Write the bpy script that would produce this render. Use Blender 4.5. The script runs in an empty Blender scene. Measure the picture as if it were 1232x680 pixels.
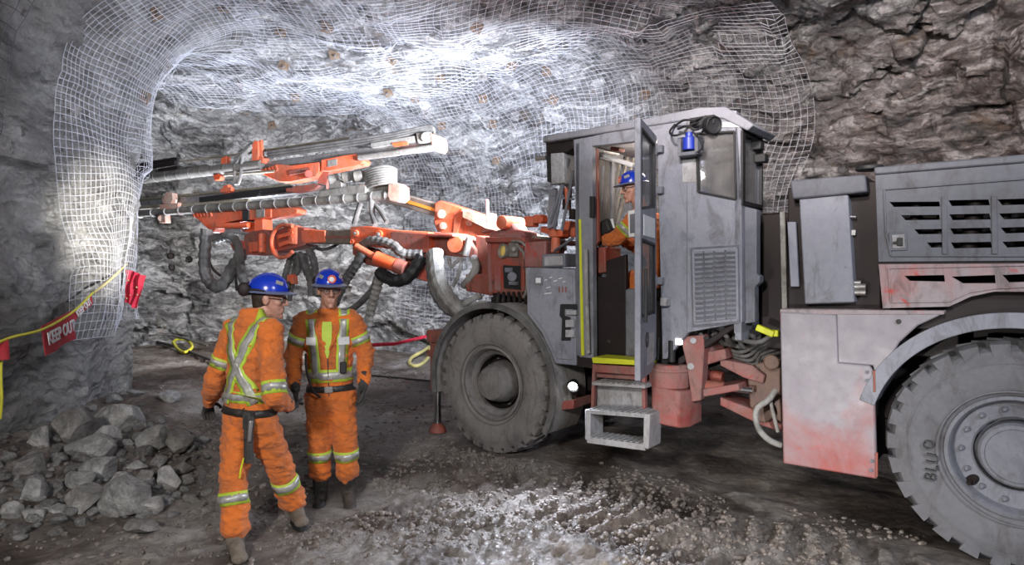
import bpy, bmesh, math, random
from mathutils import Vector, Matrix, noise
from mathutils.bvhtree import BVHTree
random.seed(11)
C = bpy.context.scene.collection
def nvec(p): return V((noise.noise(p), noise.noise(p+V((31.4,17.2,5.9))), noise.noise(p+V((-11.7,43.1,23.3)))))
V = Vector
# ---------------------------------------------------------------- camera model (metres; eye 1.84 m above the floor)
F, CX, HY, EYE = 780.0, 616.0, 325.0, 1.84
def W(u, v, Y):                       # photo position at a depth -> place in the tunnel
    return V(((u-CX)/F*Y, Y, EYE-(v-HY)/F*Y))
def G(u, v, z=0.0):                   # photo position on the floor
    return W(u, v, F*(EYE-z)/(v-HY))
# machine frame: x runs rearward from the front axle, y across (away from the near side), z up
MO = V((-0.22, 6.5, 0)); EX = V((.782, -.623, 0)).normalized(); EY = V((.623, .782, 0)).normalized()
MM = Matrix(((EX.x, EY.x, 0, MO.x), (EX.y, EY.y, 0, MO.y), (0, 0, 1, 0), (0, 0, 0, 1)))
MI = MM.inverted()
def toM(p): return MI @ p
def L(u, v, b):                       # photo position on the machine plane y = b
    d = V(((u-CX)/F, 1.0, -(v-HY)/F)); o = V((0, 0, EYE))
    t = (b - (o-MO).dot(EY)) / d.dot(EY)
    return MI @ (o + d*t)
def LW(u, v, Y): return MI @ W(u, v, Y)
# ---------------------------------------------------------------- mesh builder
class MB:
    def __init__(s): s.v = []; s.f = []
    def add(s, vs, fs):
        n = len(s.v); s.v += [tuple(p) for p in vs]; s.f += [tuple(i+n for i in f) for f in fs]; return s
    def box(s, c, d, M=None):
        c = V(c); vs = []
        for i in (-.5, .5):
            for j in (-.5, .5):
                for k in (-.5, .5):
                    p = V((i*d[0], j*d[1], k*d[2])); vs.append(c + (M @ p if M else p))
        return s.add(vs, [(0,1,3,2),(4,6,7,5),(0,4,5,1),(2,3,7,6),(0,2,6,4),(1,5,7,3)])
    def bb(s, x0, x1, y0, y1, z0, z1): return s.box(((x0+x1)/2,(y0+y1)/2,(z0+z1)/2),(abs(x1-x0),abs(y1-y0),abs(z1-z0)))
    def prism(s, pts, off):
        pts = [V(p) for p in pts]; off = V(off); n = len(pts)
        return s.add(pts+[p+off for p in pts], [tuple(range(n)), tuple(range(2*n-1, n-1, -1))]+[(i,(i+1)%n,n+(i+1)%n,n+i) for i in range(n)])
    def bar(s, a, b, w, h, up=(0,0,1)):       # rectangular bar from a to b
        a, b = V(a), V(b); d = (b-a); z = V(up); x = d.cross(z).normalized(); z = x.cross(d).normalized()
        vs = [p + x*(i*w/2) + z*(j*h/2) for p in (a, b) for i, j in ((-1,-1),(1,-1),(1,1),(-1,1))]
        return s.add(vs, [(0,1,2,3),(7,6,5,4)]+[(i,(i+1)%4,4+(i+1)%4,4+i) for i in range(4)])
    def tube(s, pts, r, n=10, closed=False, cap=True, ripple=0, pitch=.03):
        pts = [V(p) for p in pts]; m = len(pts)
        rs = r if isinstance(r, (list, tuple)) else [r]*m
        ref = None; vs = []; acc = 0
        for i, p in enumerate(pts):
            a = pts[(i-1) % m] if (closed or i > 0) else p; b = pts[(i+1) % m] if (closed or i < m-1) else p
            t = (b-a); t = t.normalized() if t.length > 1e-9 else V((0,0,1))
            if ref is None: ref = t.orthogonal().normalized()
            ref = (ref - t*ref.dot(t)); ref = ref.normalized() if ref.length > 1e-6 else t.orthogonal().normalized()
            q = t.cross(ref); rr = rs[i]*(1+(ripple if i % 4 < 2 else -ripple*.3))
            vs += [p + (ref*math.cos(2*math.pi*k/n)+q*math.sin(2*math.pi*k/n))*rr for k in range(n)]
        fs = []; mm = m if closed else m-1
        for i in range(mm):
            A, B = i*n, ((i+1) % m)*n
            fs += [(A+k, A+(k+1) % n, B+(k+1) % n, B+k) for k in range(n)]
        if cap and not closed: fs += [tuple(range(n-1,-1,-1)), tuple(range((m-1)*n, m*n))]
        return s.add(vs, fs)
    def hose(s, ctrl, r, step=.03, ripple=0, n=10):
        return s.tube(resample(spline(ctrl), step), r, n, ripple=ripple)
    def lathe(s, prof, M, n=32, close=False, cap=True):       # prof: (radius, height) about the local z axis of M
        vs = []; m = len(prof)
        for (r, h) in prof:
            vs += [M @ V((r*math.cos(2*math.pi*k/n), r*math.sin(2*math.pi*k/n), h)) for k in range(n)]
        fs = []
        for i in range(m if close else m-1):
            A, B = i*n, ((i+1) % m)*n
            fs += [(A+k, A+(k+1) % n, B+(k+1) % n, B+k) for k in range(n)]
        if not close and cap: fs += [tuple(range(n-1,-1,-1)), tuple(range((m-1)*n, m*n))]
        return s.add(vs, fs)
    def cyl(s, a, b, r, n=20, r2=None): return s.tube([a, b], [r, r if r2 is None else r2], n)
    def ell(s, c, rad, M=None, nu=16, nv=10):
        c = V(c); vs = []; fs = []
        for j in range(1, nv):
            t = math.pi*j/nv
            for i in range(nu):
                a = 2*math.pi*i/nu; p = V((rad[0]*math.sin(t)*math.cos(a), rad[1]*math.sin(t)*math.sin(a), rad[2]*math.cos(t)))
                vs.append(c + (M @ p if M else p))
        for q in (V((0,0,rad[2])), V((0,0,-rad[2]))): vs.append(c + (M @ q if M else q))
        T = (nv-1)*nu
        for j in range(nv-2):
            for i in range(nu): fs.append((j*nu+i, (j+1)*nu+i, (j+1)*nu+(i+1) % nu, j*nu+(i+1) % nu))
        for i in range(nu):
            fs.append((T, i, (i+1) % nu)); fs.append((T+1, (nv-2)*nu+(i+1) % nu, (nv-2)*nu+i))
        return s.add(vs, fs)
    def caps(s, a, b, ra, rb, n=14):                 # tapered capsule
        a, b = V(a), V(b); d = (b-a).normalized(); pts = []; rs = []
        for k in range(6):
            t = math.pi/2*(1-k/5); pts.append(a - d*ra*math.sin(t)); rs.append(max(ra*math.cos(t), .0006))
        for k in range(6):
            t = math.pi/2*k/5; pts.append(b + d*rb*math.sin(t)); rs.append(max(rb*math.cos(t), .0006))
        return s.tube(pts, rs, n)
    def loft(s, rings, n=24):                        # rings: (centre, u vector, v vector)
        vs = []
        for c, a, b in rings:
            vs += [V(c)+V(a)*math.cos(2*math.pi*k/n)+V(b)*math.sin(2*math.pi*k/n) for k in range(n)]
        m = len(rings); fs = []
        for i in range(m-1):
            fs += [(i*n+k, i*n+(k+1) % n, (i+1)*n+(k+1) % n, (i+1)*n+k) for k in range(n)]
        fs += [tuple(range(n-1,-1,-1)), tuple(range((m-1)*n, m*n))]
        return s.add(vs, fs)
    def mesh(s, name, fix=True):
        me = bpy.data.meshes.new(name); me.from_pydata(s.v, [], s.f)
        if fix:
            bm = bmesh.new(); bm.from_mesh(me); bmesh.ops.recalc_face_normals(bm, faces=bm.faces); bm.to_mesh(me); bm.free()
        return me
    def build(s, name, mat, parent=None, smooth=35, bevel=0, label=None, fix=True):
        return link(name, s.mesh(name, fix), mat, parent, smooth, bevel, label)
def link(name, me, mat, parent=None, smooth=35, bevel=0, label=None):
    o = bpy.data.objects.new(name, me); C.objects.link(o); o.parent = parent
    if mat: me.materials.clear(); me.materials.append(mat)
    if smooth:
        me.polygons.foreach_set('use_smooth', [True]*len(me.polygons))
        if smooth < 180: me.set_sharp_from_angle(angle=math.radians(smooth))
    if bevel:
        b = o.modifiers.new('bevel', 'BEVEL'); b.width = bevel; b.segments = 2; b.limit_method = 'ANGLE'; b.angle_limit = math.radians(40)
    if label: o['label'] = label
    return o
def spline(ctrl, sub=12):
    P = [V(p) for p in ctrl]
    if len(P) < 3: return P
    out = []
    Q = [P[0]*2-P[1]]+P+[P[-1]*2-P[-2]]
    for i in range(1, len(Q)-2):
        a, b, c, d = Q[i-1:i+3]
        for k in range(sub):
            t = k/sub
            out.append(.5*((2*b)+(c-a)*t+(2*a-5*b+4*c-d)*t*t+(3*b-a-3*c+d)*t**3))
    return out+[P[-1]]
def resample(pts, step):
    out = [pts[0]]; acc = 0
    for a, b in zip(pts, pts[1:]):
        l = (b-a).length
        while acc+l >= step and l > 1e-9:
            t = (step-acc)/l; a = a.lerp(b, t); out.append(a.copy()); l = (b-a).length; acc = 0
        acc += l
    if (out[-1]-pts[-1]).length > step*.3: out.append(pts[-1])
    return out
def evaluated(o):
    dg = bpy.context.evaluated_depsgraph_get(); return bpy.data.meshes.new_from_object(o.evaluated_get(dg))
def remesh(mb, voxel, smooth_it=4):                  # many shapes -> one continuous surface
    o = bpy.data.objects.new('tmp', mb.mesh('tmp')); C.objects.link(o)
    r = o.modifiers.new('r', 'REMESH'); r.mode = 'VOXEL'; r.voxel_size = voxel
    if smooth_it:
        q = o.modifiers.new('s', 'SMOOTH'); q.factor = .5; q.iterations = smooth_it
    me = evaluated(o); bpy.data.objects.remove(o); return me
def cut(mb, cutter):                                 # real openings in a panel
    a = bpy.data.objects.new('tmp', mb.mesh('tmp')); b = bpy.data.objects.new('tmp', cutter.mesh('tmp'))
    C.objects.link(a); C.objects.link(b)
    m = a.modifiers.new('b', 'BOOLEAN'); m.operation = 'DIFFERENCE'; m.object = b; m.solver = 'EXACT'
    me = evaluated(a); bpy.data.objects.remove(a); bpy.data.objects.remove(b); return me
def Rm(ax, deg): return Matrix.Rotation(math.radians(deg), 3, ax)
def frame(o, z, x=None):                             # 4x4 with given z axis
    z = V(z).normalized(); x = V(x) if x is not None else z.orthogonal(); x = (x-z*x.dot(z)).normalized(); y = z.cross(x)
    return Matrix(((x.x,y.x,z.x,o[0]),(x.y,y.y,z.y,o[1]),(x.z,y.z,z.z,o[2]),(0,0,0,1)))
def tag(o, label, cat, group=None, kind=None):
    o['label'] = label; o['category'] = cat
    if group: o['group'] = group
    if kind: o['kind'] = kind
    return o
def empty(name, loc=(0,0,0), label=None, cat=None, group=None):
    o = bpy.data.objects.new(name, None); C.objects.link(o); o.location = loc; o.empty_display_size = .2
    if label: tag(o, label, cat, group)
    return o
def text_mesh(txt, size, M, depth=.002, spacing=1.0, xs=1.0, bold=.018):
    cu = bpy.data.curves.new('t', 'FONT'); cu.body = txt; cu.size = size; cu.extrude = depth; cu.align_x = 'CENTER'; cu.align_y = 'CENTER'
    cu.space_character = spacing; cu.offset = size*bold
    o = bpy.data.objects.new('t', cu); C.objects.link(o); me = evaluated(o); bpy.data.objects.remove(o); bpy.data.curves.remove(cu)
    me.transform(M @ Matrix.Diagonal((xs,1,1,1))); return me
# ---------------------------------------------------------------- materials
def nodes(name):
    m = bpy.data.materials.new(name); m.use_nodes = True; nt = m.node_tree; b = nt.nodes['Principled BSDF']
    return m, nt, b
class N:
    def __init__(s, nt): s.nt = nt; s.co = nt.nodes.new('ShaderNodeTexCoord').outputs['Object']
    def new(s, t, **k):
        n = s.nt.nodes.new(t)
        for a, b in k.items(): setattr(n, a, b)
        return n
    def l(s, a, b): s.nt.links.new(a, b)
    def noise(s, scale, detail=6, rough=.6, dist=0, co=None, out='Fac'):
        n = s.new('ShaderNodeTexNoise'); n.inputs['Scale'].default_value = scale; n.inputs['Detail'].default_value = detail
        n.inputs['Roughness'].default_value = rough; n.inputs['Distortion'].default_value = dist; s.l(co or s.co, n.inputs['Vector']); return n.outputs[out]
    def vor(s, scale, feature='DISTANCE_TO_EDGE', co=None):
        n = s.new('ShaderNodeTexVoronoi', feature=feature); n.inputs['Scale'].default_value = scale; s.l(co or s.co, n.inputs['Vector']); return n.outputs['Distance']
    def ramp(s, fac, stops):
        n = s.new('ShaderNodeValToRGB'); e = n.color_ramp.elements
        while len(e) < len(stops): e.new(.5)
        for i, (p, c) in enumerate(stops): e[i].position = p; e[i].color = (c,c,c,1) if isinstance(c, (int, float)) else (*c, 1)
        s.l(fac, n.inputs['Fac']); return n.outputs['Color']
    def mix(s, fac, a, b, mode='MIX'):
        n = s.new('ShaderNodeMix', data_type='RGBA', blend_type=mode)
        for sk, x in ((n.inputs[0], fac), (n.inputs[6], a), (n.inputs[7], b)):
            if hasattr(x, 'is_output'): s.l(x, sk)
            else: sk.default_value = x if isinstance(x, (int, float)) else (*x, 1)
        return n.outputs[2]
    def math(s, op, a, b=0):
        n = s.new('ShaderNodeMath', operation=op)
        for sk, x in ((n.inputs[0], a), (n.inputs[1], b)):
            if hasattr(x, 'is_output'): s.l(x, sk)
            else: sk.default_value = x
        return n.outputs[0]
    def scaled(s, sx, sy, sz, rot=(0,0,0), co=None):
        n = s.new('ShaderNodeMapping'); n.inputs['Scale'].default_value = (sx,sy,sz); n.inputs['Rotation'].default_value = rot; s.l(co or s.co, n.inputs['Vector']); return n.outputs['Vector']
    def bump(s, h, dist, strength=1, prev=None):
        n = s.new('ShaderNodeBump'); n.inputs['Distance'].default_value = dist; n.inputs['Strength'].default_value = strength
        s.l(h, n.inputs['Height'])
        if prev: s.l(prev, n.inputs['Normal'])
        return n.outputs['Normal']
def paint(name, col, dust, amount=.5, scale=2.2, rough=.5, metal=0, bump=.0015, spots=None, seed=0, grime=.6):
    """a painted surface under uneven dust; spots: bare colour showing in patches"""
    m, nt, b = nodes(name); n = N(nt)
    co = n.scaled(1,1,1); co.node.inputs['Location'].default_value = (seed*3.1, seed*1.7, seed*2.3)
    a = n.noise(scale, 8, .68, .4, co); lo = .72-amount*.55
    f = n.ramp(a, [(max(lo-.13, 0), 0), (min(lo+.13, 1), 1)])
    c = n.mix(f, col, dust)
    g = n.noise(scale*14, 5, .7, 0, co)
    c = n.mix(n.ramp(g, [(.35, 0), (.75, .22)]), c, tuple(x*.45 for x in col))
    dirt = n.ramp(n.noise(scale*2.7, 9, .74, .8, n.scaled(1.6,1.6,.7,(0,0,0),co)), [(.50, 0), (.68, grime)])
    c = n.mix(dirt, c, (.055,.045,.04))
    if spots:
        sc, thr = spots[1], spots[2]
        c = n.mix(n.ramp(n.noise(sc, 6, .62, .8, co), [(thr, 0), (min(thr+.06, 1), .9)]), c, spots[0])
    n.l(c, b.inputs['Base Color']); b.inputs['Metallic'].default_value = metal
    n.l(n.ramp(f, [(0, rough), (1, min(rough+.3, 1))]), b.inputs['Roughness'])
    n.l(n.bump(n.noise(scale*9, 6, .65, 0, co), bump), b.inputs['Normal'])
    return m
def plain(name, col, rough=.5, metal=0, var=.25, scale=8, bump=.001):
    m, nt, b = nodes(name); n = N(nt)
    f = n.noise(scale, 6, .65, .2)
    n.l(n.ramp(f, [(.25, tuple(x*(1-var) for x in col)), (.75, tuple(min(1, x*(1+var)) for x in col))]), b.inputs['Base Color'])
    b.inputs['Roughness'].default_value = rough; b.inputs['Metallic'].default_value = metal
    n.l(n.bump(f, bump), b.inputs['Normal']); return m
def glow(name, col, s):
    m, nt, b = nodes(name); b.inputs['Base Color'].default_value = (*col,1); b.inputs['Emission Color'].default_value = (*col,1); b.inputs['Emission Strength'].default_value = s; return m
# ================================================================ THE SETTING: rock drift
def rock_mat(name, brown_bias, calm=0):
    m, nt, b = nodes(name); n = N(nt)
    warp = n.new('ShaderNodeVectorMath', operation='ADD'); sc = n.new('ShaderNodeVectorMath', operation='SCALE'); sc.inputs['Scale'].default_value = .6
    n.l(n.noise(1.0, 5, .6, 0, None, 'Color'), sc.inputs[0]); n.l(n.co, warp.inputs[0]); n.l(sc.outputs[0], warp.inputs[1]); wc = warp.outputs[0]
    st = n.scaled(.9, .7, 2.8, (.5, .45, .3), wc)
    big = n.noise(.62, 8, .66, .9, wc)
    base = n.ramp(big, [(.38, (.040,.037,.036)), (.455, (.15,.147,.147)), (.53, (.36,.358,.36)), (.61, (.70,.695,.69))])
    lay = n.noise(1.9, 10, .74, 1.1, st)
    base = n.mix(.6, base, n.ramp(lay, [(.39, (.035,.031,.03)), (.465, (.18,.175,.175)), (.53, (.42,.42,.42)), (.60, (.86,.85,.84))]))
    sep = n.new('ShaderNodeSeparateXYZ'); n.l(n.co, sep.inputs[0])
    side = n.ramp(n.math('ADD', n.math('MULTIPLY', sep.outputs['X'], .085), n.math('ADD', n.math('MULTIPLY', n.noise(.7, 5, .6, .4), .55), brown_bias)), [(.40, 0), (.70, 1)])
    br = n.ramp(n.noise(1.5, 10, .72, 1.4, st), [(.39, (.022,.014,.012)), (.46, (.11,.08,.068)), (.525, (.29,.24,.22)), (.61, (.68,.63,.625))])
    base = n.mix(side, base, br)
    rust = n.ramp(n.noise(2.3, 7, .62, .7), [(.60, 0), (.70, .6)]); base = n.mix(rust, base, (.20,.13,.075))
    crack = n.ramp(n.vor(1.5, co=n.scaled(1,1,1.9,(.4,.9,.2),wc)), [(0, 1), (.03, 0)])
    base = n.mix(n.math('MULTIPLY', crack, n.ramp(n.noise(1.3,3), [(.48,0),(.62,.8)])), base, (.02,.018,.018))
    vein = n.ramp(n.vor(.9, co=n.scaled(1,.6,1.5,(.9,.3,.6),wc)), [(0, 1), (.022, 0)])
    base = n.mix(n.math('MULTIPLY', vein, n.ramp(n.noise(.9,3,.5,0,n.scaled(1,1,1,(1,0,0))), [(.52,0),(.60,.75)])), base, (.82,.81,.79))
    grit = n.noise(22, 9, .78); base = n.mix(.7, base, n.ramp(grit, [(.28,.16),(.5,.5),(.72,.88)]), 'OVERLAY')
    if calm:
        base = n.mix(calm, base, n.ramp(n.noise(1.6,8,.62,.4), [(.36,(.16,.155,.15)),(.52,(.27,.265,.255)),(.66,(.40,.39,.375))]))
        pock = n.ramp(n.noise(7,4,.55,.3), [(.64,0),(.70,.7)]); base = n.mix(pock, base, (.07,.065,.06))
    n.l(base, b.inputs['Base Color'])
    n.l(n.ramp(lay, [(.3,.42),(.7,.8)]), b.inputs['Roughness'])
    h1 = n.bump(n.noise(2.6, 11, .72, .9, st), .30-.18*calm, 1)
    h2 = n.bump(n.noise(13, 9, .74, .4, wc), .045, 1, h1)
    n.l(n.bump(n.vor(4.0, 'F1', st), .06, .8, h2), b.inputs['Normal'])
    return m
M_ROCK = rock_mat('drift_rock', -.12)
ZC = 5.05
def smooth(a, b, x): t = max(0, min(1, (x-a)/(b-a))); return t*t*(3-2*t)
def low(p): return nvec(p*.42+V((3.1,7.7,1.3)))*.30 + nvec(p*1.05+V((9,2,4)))*.09
def facet(p, size, amp):
    q = p/size + nvec(p*1.7)*.16
    d, pts = noise.voronoi(q); c = pts[0]; r = nvec(c*5.37+V((.3,.7,.1)))
    r2 = noise.noise(c*3.11+V((5,5,5)))
    return ((q-c).dot(r)*1.6 + r2*.8)*amp
def high(p):
    k = .85+.75*smooth(.5, 5.5, p.x)
    q = V((p.x, p.y, p.z*1.5+p.x*.35))
    return (facet(q, .95, .20) + facet(q+V((4,9,2)), .36, .075))*k + noise.fractal(q*2.0, .85, 2.1, 6)*.05*k
def path_pts(ctrl, step): return resample(spline([V((x,y,0)) for x,y in ctrl], 16), step)
RIGHT = [(10.5,3.4),(7.6,6.45),(3.2,10.05),(-.6,13.0),(-3.6,14.6),(-7.2,14.2),(-10.5,12.2),(-13,9.6)]
LEFT = [(-13,9.9),(-9.5,9.75),(-6.3,9.5),(-5.05,9.0),(-4.70,8.1),(-4.60,6.7),(-4.35,4.6),(-3.9,2.2),(-3.6,-.5)]
def sweep(ctrl, R, lean, step, flip=1, extra=.5):
    """wall + arch: rows of (base point, inward normal) for a path whose room side lies to the left (flip=1)"""
    P = path_pts(ctrl, step); rows = []
    prof = []; zs = ZC-R; k = int((zs+.3)/step)
    for i in range(k+1):
        z = -.3+(zs+.3)*i/k; prof.append((lean*(z-zs)**2*-.02*0+lean*(1-max(0,z)/zs), z, 0.0))
    m = max(6, int(R*1.571/step))
    for i in range(1, m+1):
        t = math.pi/2*i/m; prof.append((R*(1-math.cos(t)), zs+R*math.sin(t), t))
    for i in range(1, int(extra/step)+1): prof.append((R+i*step, ZC, math.pi/2))
    for i, p in enumerate(P):
        a = P[max(0,i-1)]; b = P[min(len(P)-1,i+1)]; t = (b-a).normalized(); n = V((-t.y, t.x, 0))*flip
        rows.append([(p+n*d+V((0,0,z)), n*math.cos(g)-V((0,0,1))*math.sin(g)) for d, z, g in prof])
    return P, rows
def rock_grid(rows, hi=1.0):
    vs = []
    for r in rows:
        for p, n in r: vs.append(p+low(p)+n*(high(p)*hi))
    w = len(rows[0]); fs = [(i*w+j, i*w+j+1, (i+1)*w+j+1, (i+1)*w+j) for i in range(len(rows)-1) for j in range(w-1)]
    return vs, fs
def dist_path(P, x, y):
    best = 1e9
    for a, b in zip(P, P[1:]):
        ax, ay, bx, by = a.x, a.y, b.x, b.y; dx, dy = bx-ax, by-ay
        t = max(0, min(1, ((x-ax)*dx+(y-ay)*dy)/(dx*dx+dy*dy))); d = math.hypot(x-ax-t*dx, y-ay-t*dy); 
        if d < best: best = d; side = dx*(y-ay)-dy*(x-ax)
    return best if side > 0 else -best
RR, RL = 1.9, 1.0
PR, rowsR = sweep(RIGHT, RR, -.35, .065)
PL, rowsL = sweep(LEFT, RL, -.15, .06)
vR, fR = rock_grid(rowsR); vL, fL = rock_grid(rowsL, .6)
def structure(name, vs, fs, mat):
    me = bpy.data.meshes.new(name); me.from_pydata(vs, [], fs); o = link(name, me, mat, None, 0); o['kind'] = 'structure'
    me.polygons.foreach_set('use_smooth', [True]*len(me.polygons)); me.set_sharp_from_angle(angle=math.radians(28)); return o
structure('wall_right', vR, fR, M_ROCK); structure('wall_left', vL, fL, rock_mat('left_rib_rock', -.5, .72))
cPR = PR[::8]+[PR[-1]]; cPL = PL[::6]+[PL[-1]]
st = .075; nx, ny = int(19.5/st), int(15.2/st); vC = []; idx = {}
keep = {}
for i in range(nx):
    for j in range(ny):
        x, y = -9.5+i*st, -.5+j*st
        if i % 3 == 0 and j % 3 == 0:
            ok = dist_path(cPR, x, y) > RR-.05 and dist_path(cPL, x, y) > RL-.05
            keep[(i//3, j//3)] = ok
for i in range(nx):
    for j in range(ny):
        if keep.get((i//3, j//3)):
            p = V((-9.5+i*st, -.5+j*st, ZC)); idx[(i,j)] = len(vC); vC.append(p+low(p)-V((0,0,1))*high(p))
fC = [(idx[(i,j)], idx[(i,j+1)], idx[(i+1,j+1)], idx[(i+1,j)]) for (i,j) in idx if (i+1,j) in idx and (i,j+1) in idx and (i+1,j+1) in idx]
structure('ceiling', vC, fC, M_ROCK)
BV = [BVHTree.FromPolygons([V(p) for p in a], b) for a, b in ((vR,fR),(vL,fL),(vC,fC))]
def hit(u, v):
    o = V((0,0,EYE)); d = (W(u,v,1)-o).normalized(); best = None
    for t in BV:
        h = t.ray_cast(o, d)
        if h[0] and (best is None or h[3] < best[2]): best = (h[0], h[1] if h[1].dot(d) < 0 else -h[1], h[3])
    return best
# ---------------------------------------------------------------- floor
def smooth(a, b, x): t = max(0, min(1, (x-a)/(b-a))); return t*t*(3-2*t)
def fz(x, y):
    p = V((x, y, 0)); m = MI @ p
    z = noise.noise(p*.8)*.05 + noise.fractal(p*3.0, .85, 2.1, 6)*.026
    near = smooth(1.2, .25, abs(m.x)) if False else 0
    # wet churned ground and the lug prints of the tyres beside the machine
    band = smooth(-1.15,-.85,m.y)*(1-smooth(-.12,.06,m.y))*smooth(-.3,.4,m.x)
    if band > 0:
        w = noise.noise(p*1.3)*.5
        s = math.sin(2*math.pi*(m.x/.21+abs(m.y+.5)*1.3+w)); z += band*(.045*max(-.35,min(1,s*1.6)) + .03*noise.noise(p*8)-.01)
    churn = smooth(-2.9,-2.0,m.y)*(1-smooth(-1.0,-.7,m.y))*smooth(-1.0,.6,m.x)
    z += churn*(abs(noise.fractal(p*7.0, .7, 2.1, 4))*.06-.01)
    rut = math.exp(-((m.y+1.05)/.16)**2)*smooth(-2,0,m.x); z -= .05*rut
    z += .05*math.exp(-((m.y+1.35)/.14)**2)*smooth(-2,0,m.x)
    # spoil heaped against the left rib
    d = -4.75+.0-x; z += .30*smooth(-2.2,.2,d)*smooth(3.6,5.2,y)*(1-smooth(7.6,9.0,y)*.4)
    left = 1-smooth(-2.6,-1.4,x); z += left*abs(noise.fractal(p*4.0,.8,2.1,3))*.05
    # keep the ground true under wheels and feet
    for cx, cy, r in FLAT:
        k = 1-smooth(r*.6, r*1.4, math.hypot(x-cx, y-cy)); z *= (1-k)
    return z
wf = [MM @ V((0,.2,0)), MM @ V((4.17,.2,0)), MM @ V((-1.0,.35,0))]
FLAT = [(wf[0].x,wf[0].y,.45),(wf[1].x,wf[1].y,.45),(wf[2].x,wf[2].y,.2),(-1.78,4.2,.3),(-1.56,4.75,.25),(-1.53,5.2,.3),(-1.3,5.17,.3)]
def axis(segs):
    out = []
    for a, c, s in segs:
        n = int((c-a)/s); out += [a+(c-a)*k/n for k in range(n)]
    return out+[segs[-1][1]]
fx = axis([(-8.5,-5,.08),(-5,4.2,.028),(4.2,9.5,.1)]); fy = axis([(1.6,3.5,.08),(3.5,6.8,.026),(6.8,9,.045),(9,15.4,.07)])
ny = len(fy); vF = [(x, y, fz(x,y)) for x in fx for y in fy]
fF = [(i*ny+j, (i+1)*ny+j, (i+1)*ny+j+1, i*ny+j+1) for i in range(len(fx)-1) for j in range(ny-1)]
def mud_mat():
    m, nt, b = nodes('wet_mud'); n = N(nt)
    big = n.noise(.75, 7, .62, .5)
    base = n.ramp(big, [(.34,(.045,.032,.026)),(.44,(.125,.098,.082)),(.52,(.25,.215,.19)),(.66,(.44,.41,.385))])
    fine = n.noise(9, 10, .78, .4); base = n.mix(.85, base, n.ramp(fine, [(.28,.2),(.5,.5),(.74,.86)]), 'OVERLAY')
    red = n.ramp(n.noise(1.2,6,.6,.4), [(.56,0),(.68,.5)]); base = n.mix(red, base, (.12,.062,.042))
    n.l(base, b.inputs['Base Color'])
    n.l(n.ramp(n.noise(1.4,5,.6,.6), [(.36,.22),(.52,.42),(.66,.7)]), b.inputs['Roughness'])
    b.inputs['Specular IOR Level'].default_value = .5
    h = n.bump(n.noise(5.5,10,.74,.4), .09, 1); h = n.bump(n.noise(30,7,.74), .022, 1, h)
    n.l(n.bump(n.vor(16,'F1'), .012, .8, h), b.inputs['Normal']); return m
fl = structure('floor', vF, fF, mud_mat()); fl.data.set_sharp_from_angle(angle=math.radians(70))
# ---------------------------------------------------------------- welded mesh screens pinned to the rock
M_WIRE = plain('galvanised_wire', (.50,.51,.56), .6, .15, .2)
M_WIRED = plain('dark_wire', (.07,.07,.075), .5, .5, .2)
def screen(name, fn, nu, nv, su, sv, label, r=.0038, mat=None, drop=None):
    """fn(a, b) -> (point, inward normal) on the unbroken rock surface; spacing su, sv in grid steps"""
    mb = MB()
    def P(a, b):
        q = fn(a, b)
        if q is None: return None
        p, n = q
        sag = .07+.05*noise.noise(p*1.9+V((1,2,3)))
        return p+low(p)+n*(sag+max(0, .8*facet(p,.85,.16)))
    for dirn in (0, 1):
        A, B = (nu, nv) if dirn == 0 else (nv, nu)
        for i in range(A):
            run = []
            for j in range(B+1):
                q = P(i, j) if dirn == 0 else P(j, i)
                if j == B or q is None:
                    if len(run) > 2: mb.tube(run, r, 3, cap=False)
                    run = []
                else: run.append(q)
    o = mb.build(name, mat or M_WIRE, None, 0, fix=False); tag(o, label, 'wire mesh', 'welded mesh screens pinned to the rock'); return o
def row_fn(rows, i0, j0, di, dj, skew=0):
    def fn(a, b):
        fi, fj = i0+a*di, j0+b*dj
        fi += 1.2*noise.noise(V((a*.08,b*.08,3)))
        if fi < 0 or fj < 0 or fi >= len(rows)-1 or fj >= len(rows[0])-1: return None
        i, j = int(fi), int(fj); s, t = fi-i, fj-j
        (p0,n0),(p1,_),(p2,_),(p3,_) = rows[i][j], rows[i+1][j], rows[i][j+1], rows[i+1][j+1]
        return p0*(1-s)*(1-t)+p1*s*(1-t)+p2*(1-s)*t+p3*s*t, n0
    return fn
def nearest_row(P, x, y): return min(range(len(P)), key=lambda i: (P[i].x-x)**2+(P[i].y-y)**2)
i0 = nearest_row(PR, 4.3, 9.2); i1 = nearest_row(PR, -2.6, 14.2)
screen('wire_mesh', row_fn(rowsR, i0, 15, 1.5, 1.5), int((i1-i0)/1.5), int((len(rowsR[0])-16)/1.5), 1, 1, 'galvanised wire mesh sheet covering the rock wall behind the cab and booms', .0034)
i0 = nearest_row(PL, -5.6, 9.1); i1 = nearest_row(PL, -4.6, 6.55)
screen('wire_mesh', row_fn(rowsL, i0, 24, 1.3, 1.3), int((i1-i0)/1.3), int((len(rowsL[0])-25)/1.3), 1, 1, 'galvanised wire mesh sheet wrapped round the corner of the left rock pillar', .0027)
i0 = nearest_row(PL, -4.57, 5.95); i1 = nearest_row(PL, -4.25, 4.3)
screen('wire_mesh', row_fn(rowsL, i0, 49, 2.3, 2.3), int((i1-i0)/2.3), 14, 1, 1, 'dark loose wire mesh sheet hanging high on the left wall at frame edge', .0035, M_WIRED)
def ceil_fn(a, b):
    x, y = -6.4+a*.1+.05*noise.noise(V((b*.1,a*.1,0))), 7.0+b*.1+.12*noise.noise(V((a*.07,b*.05,7)))
    k = (int((x+9.5)/.075)//3, int((y+.5)/.075)//3)
    if not keep.get(k): return None
    if x > 2.0+.5*math.sin(y*2): return None
    return V((x, y, ZC)), V((0,0,-1))
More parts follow.
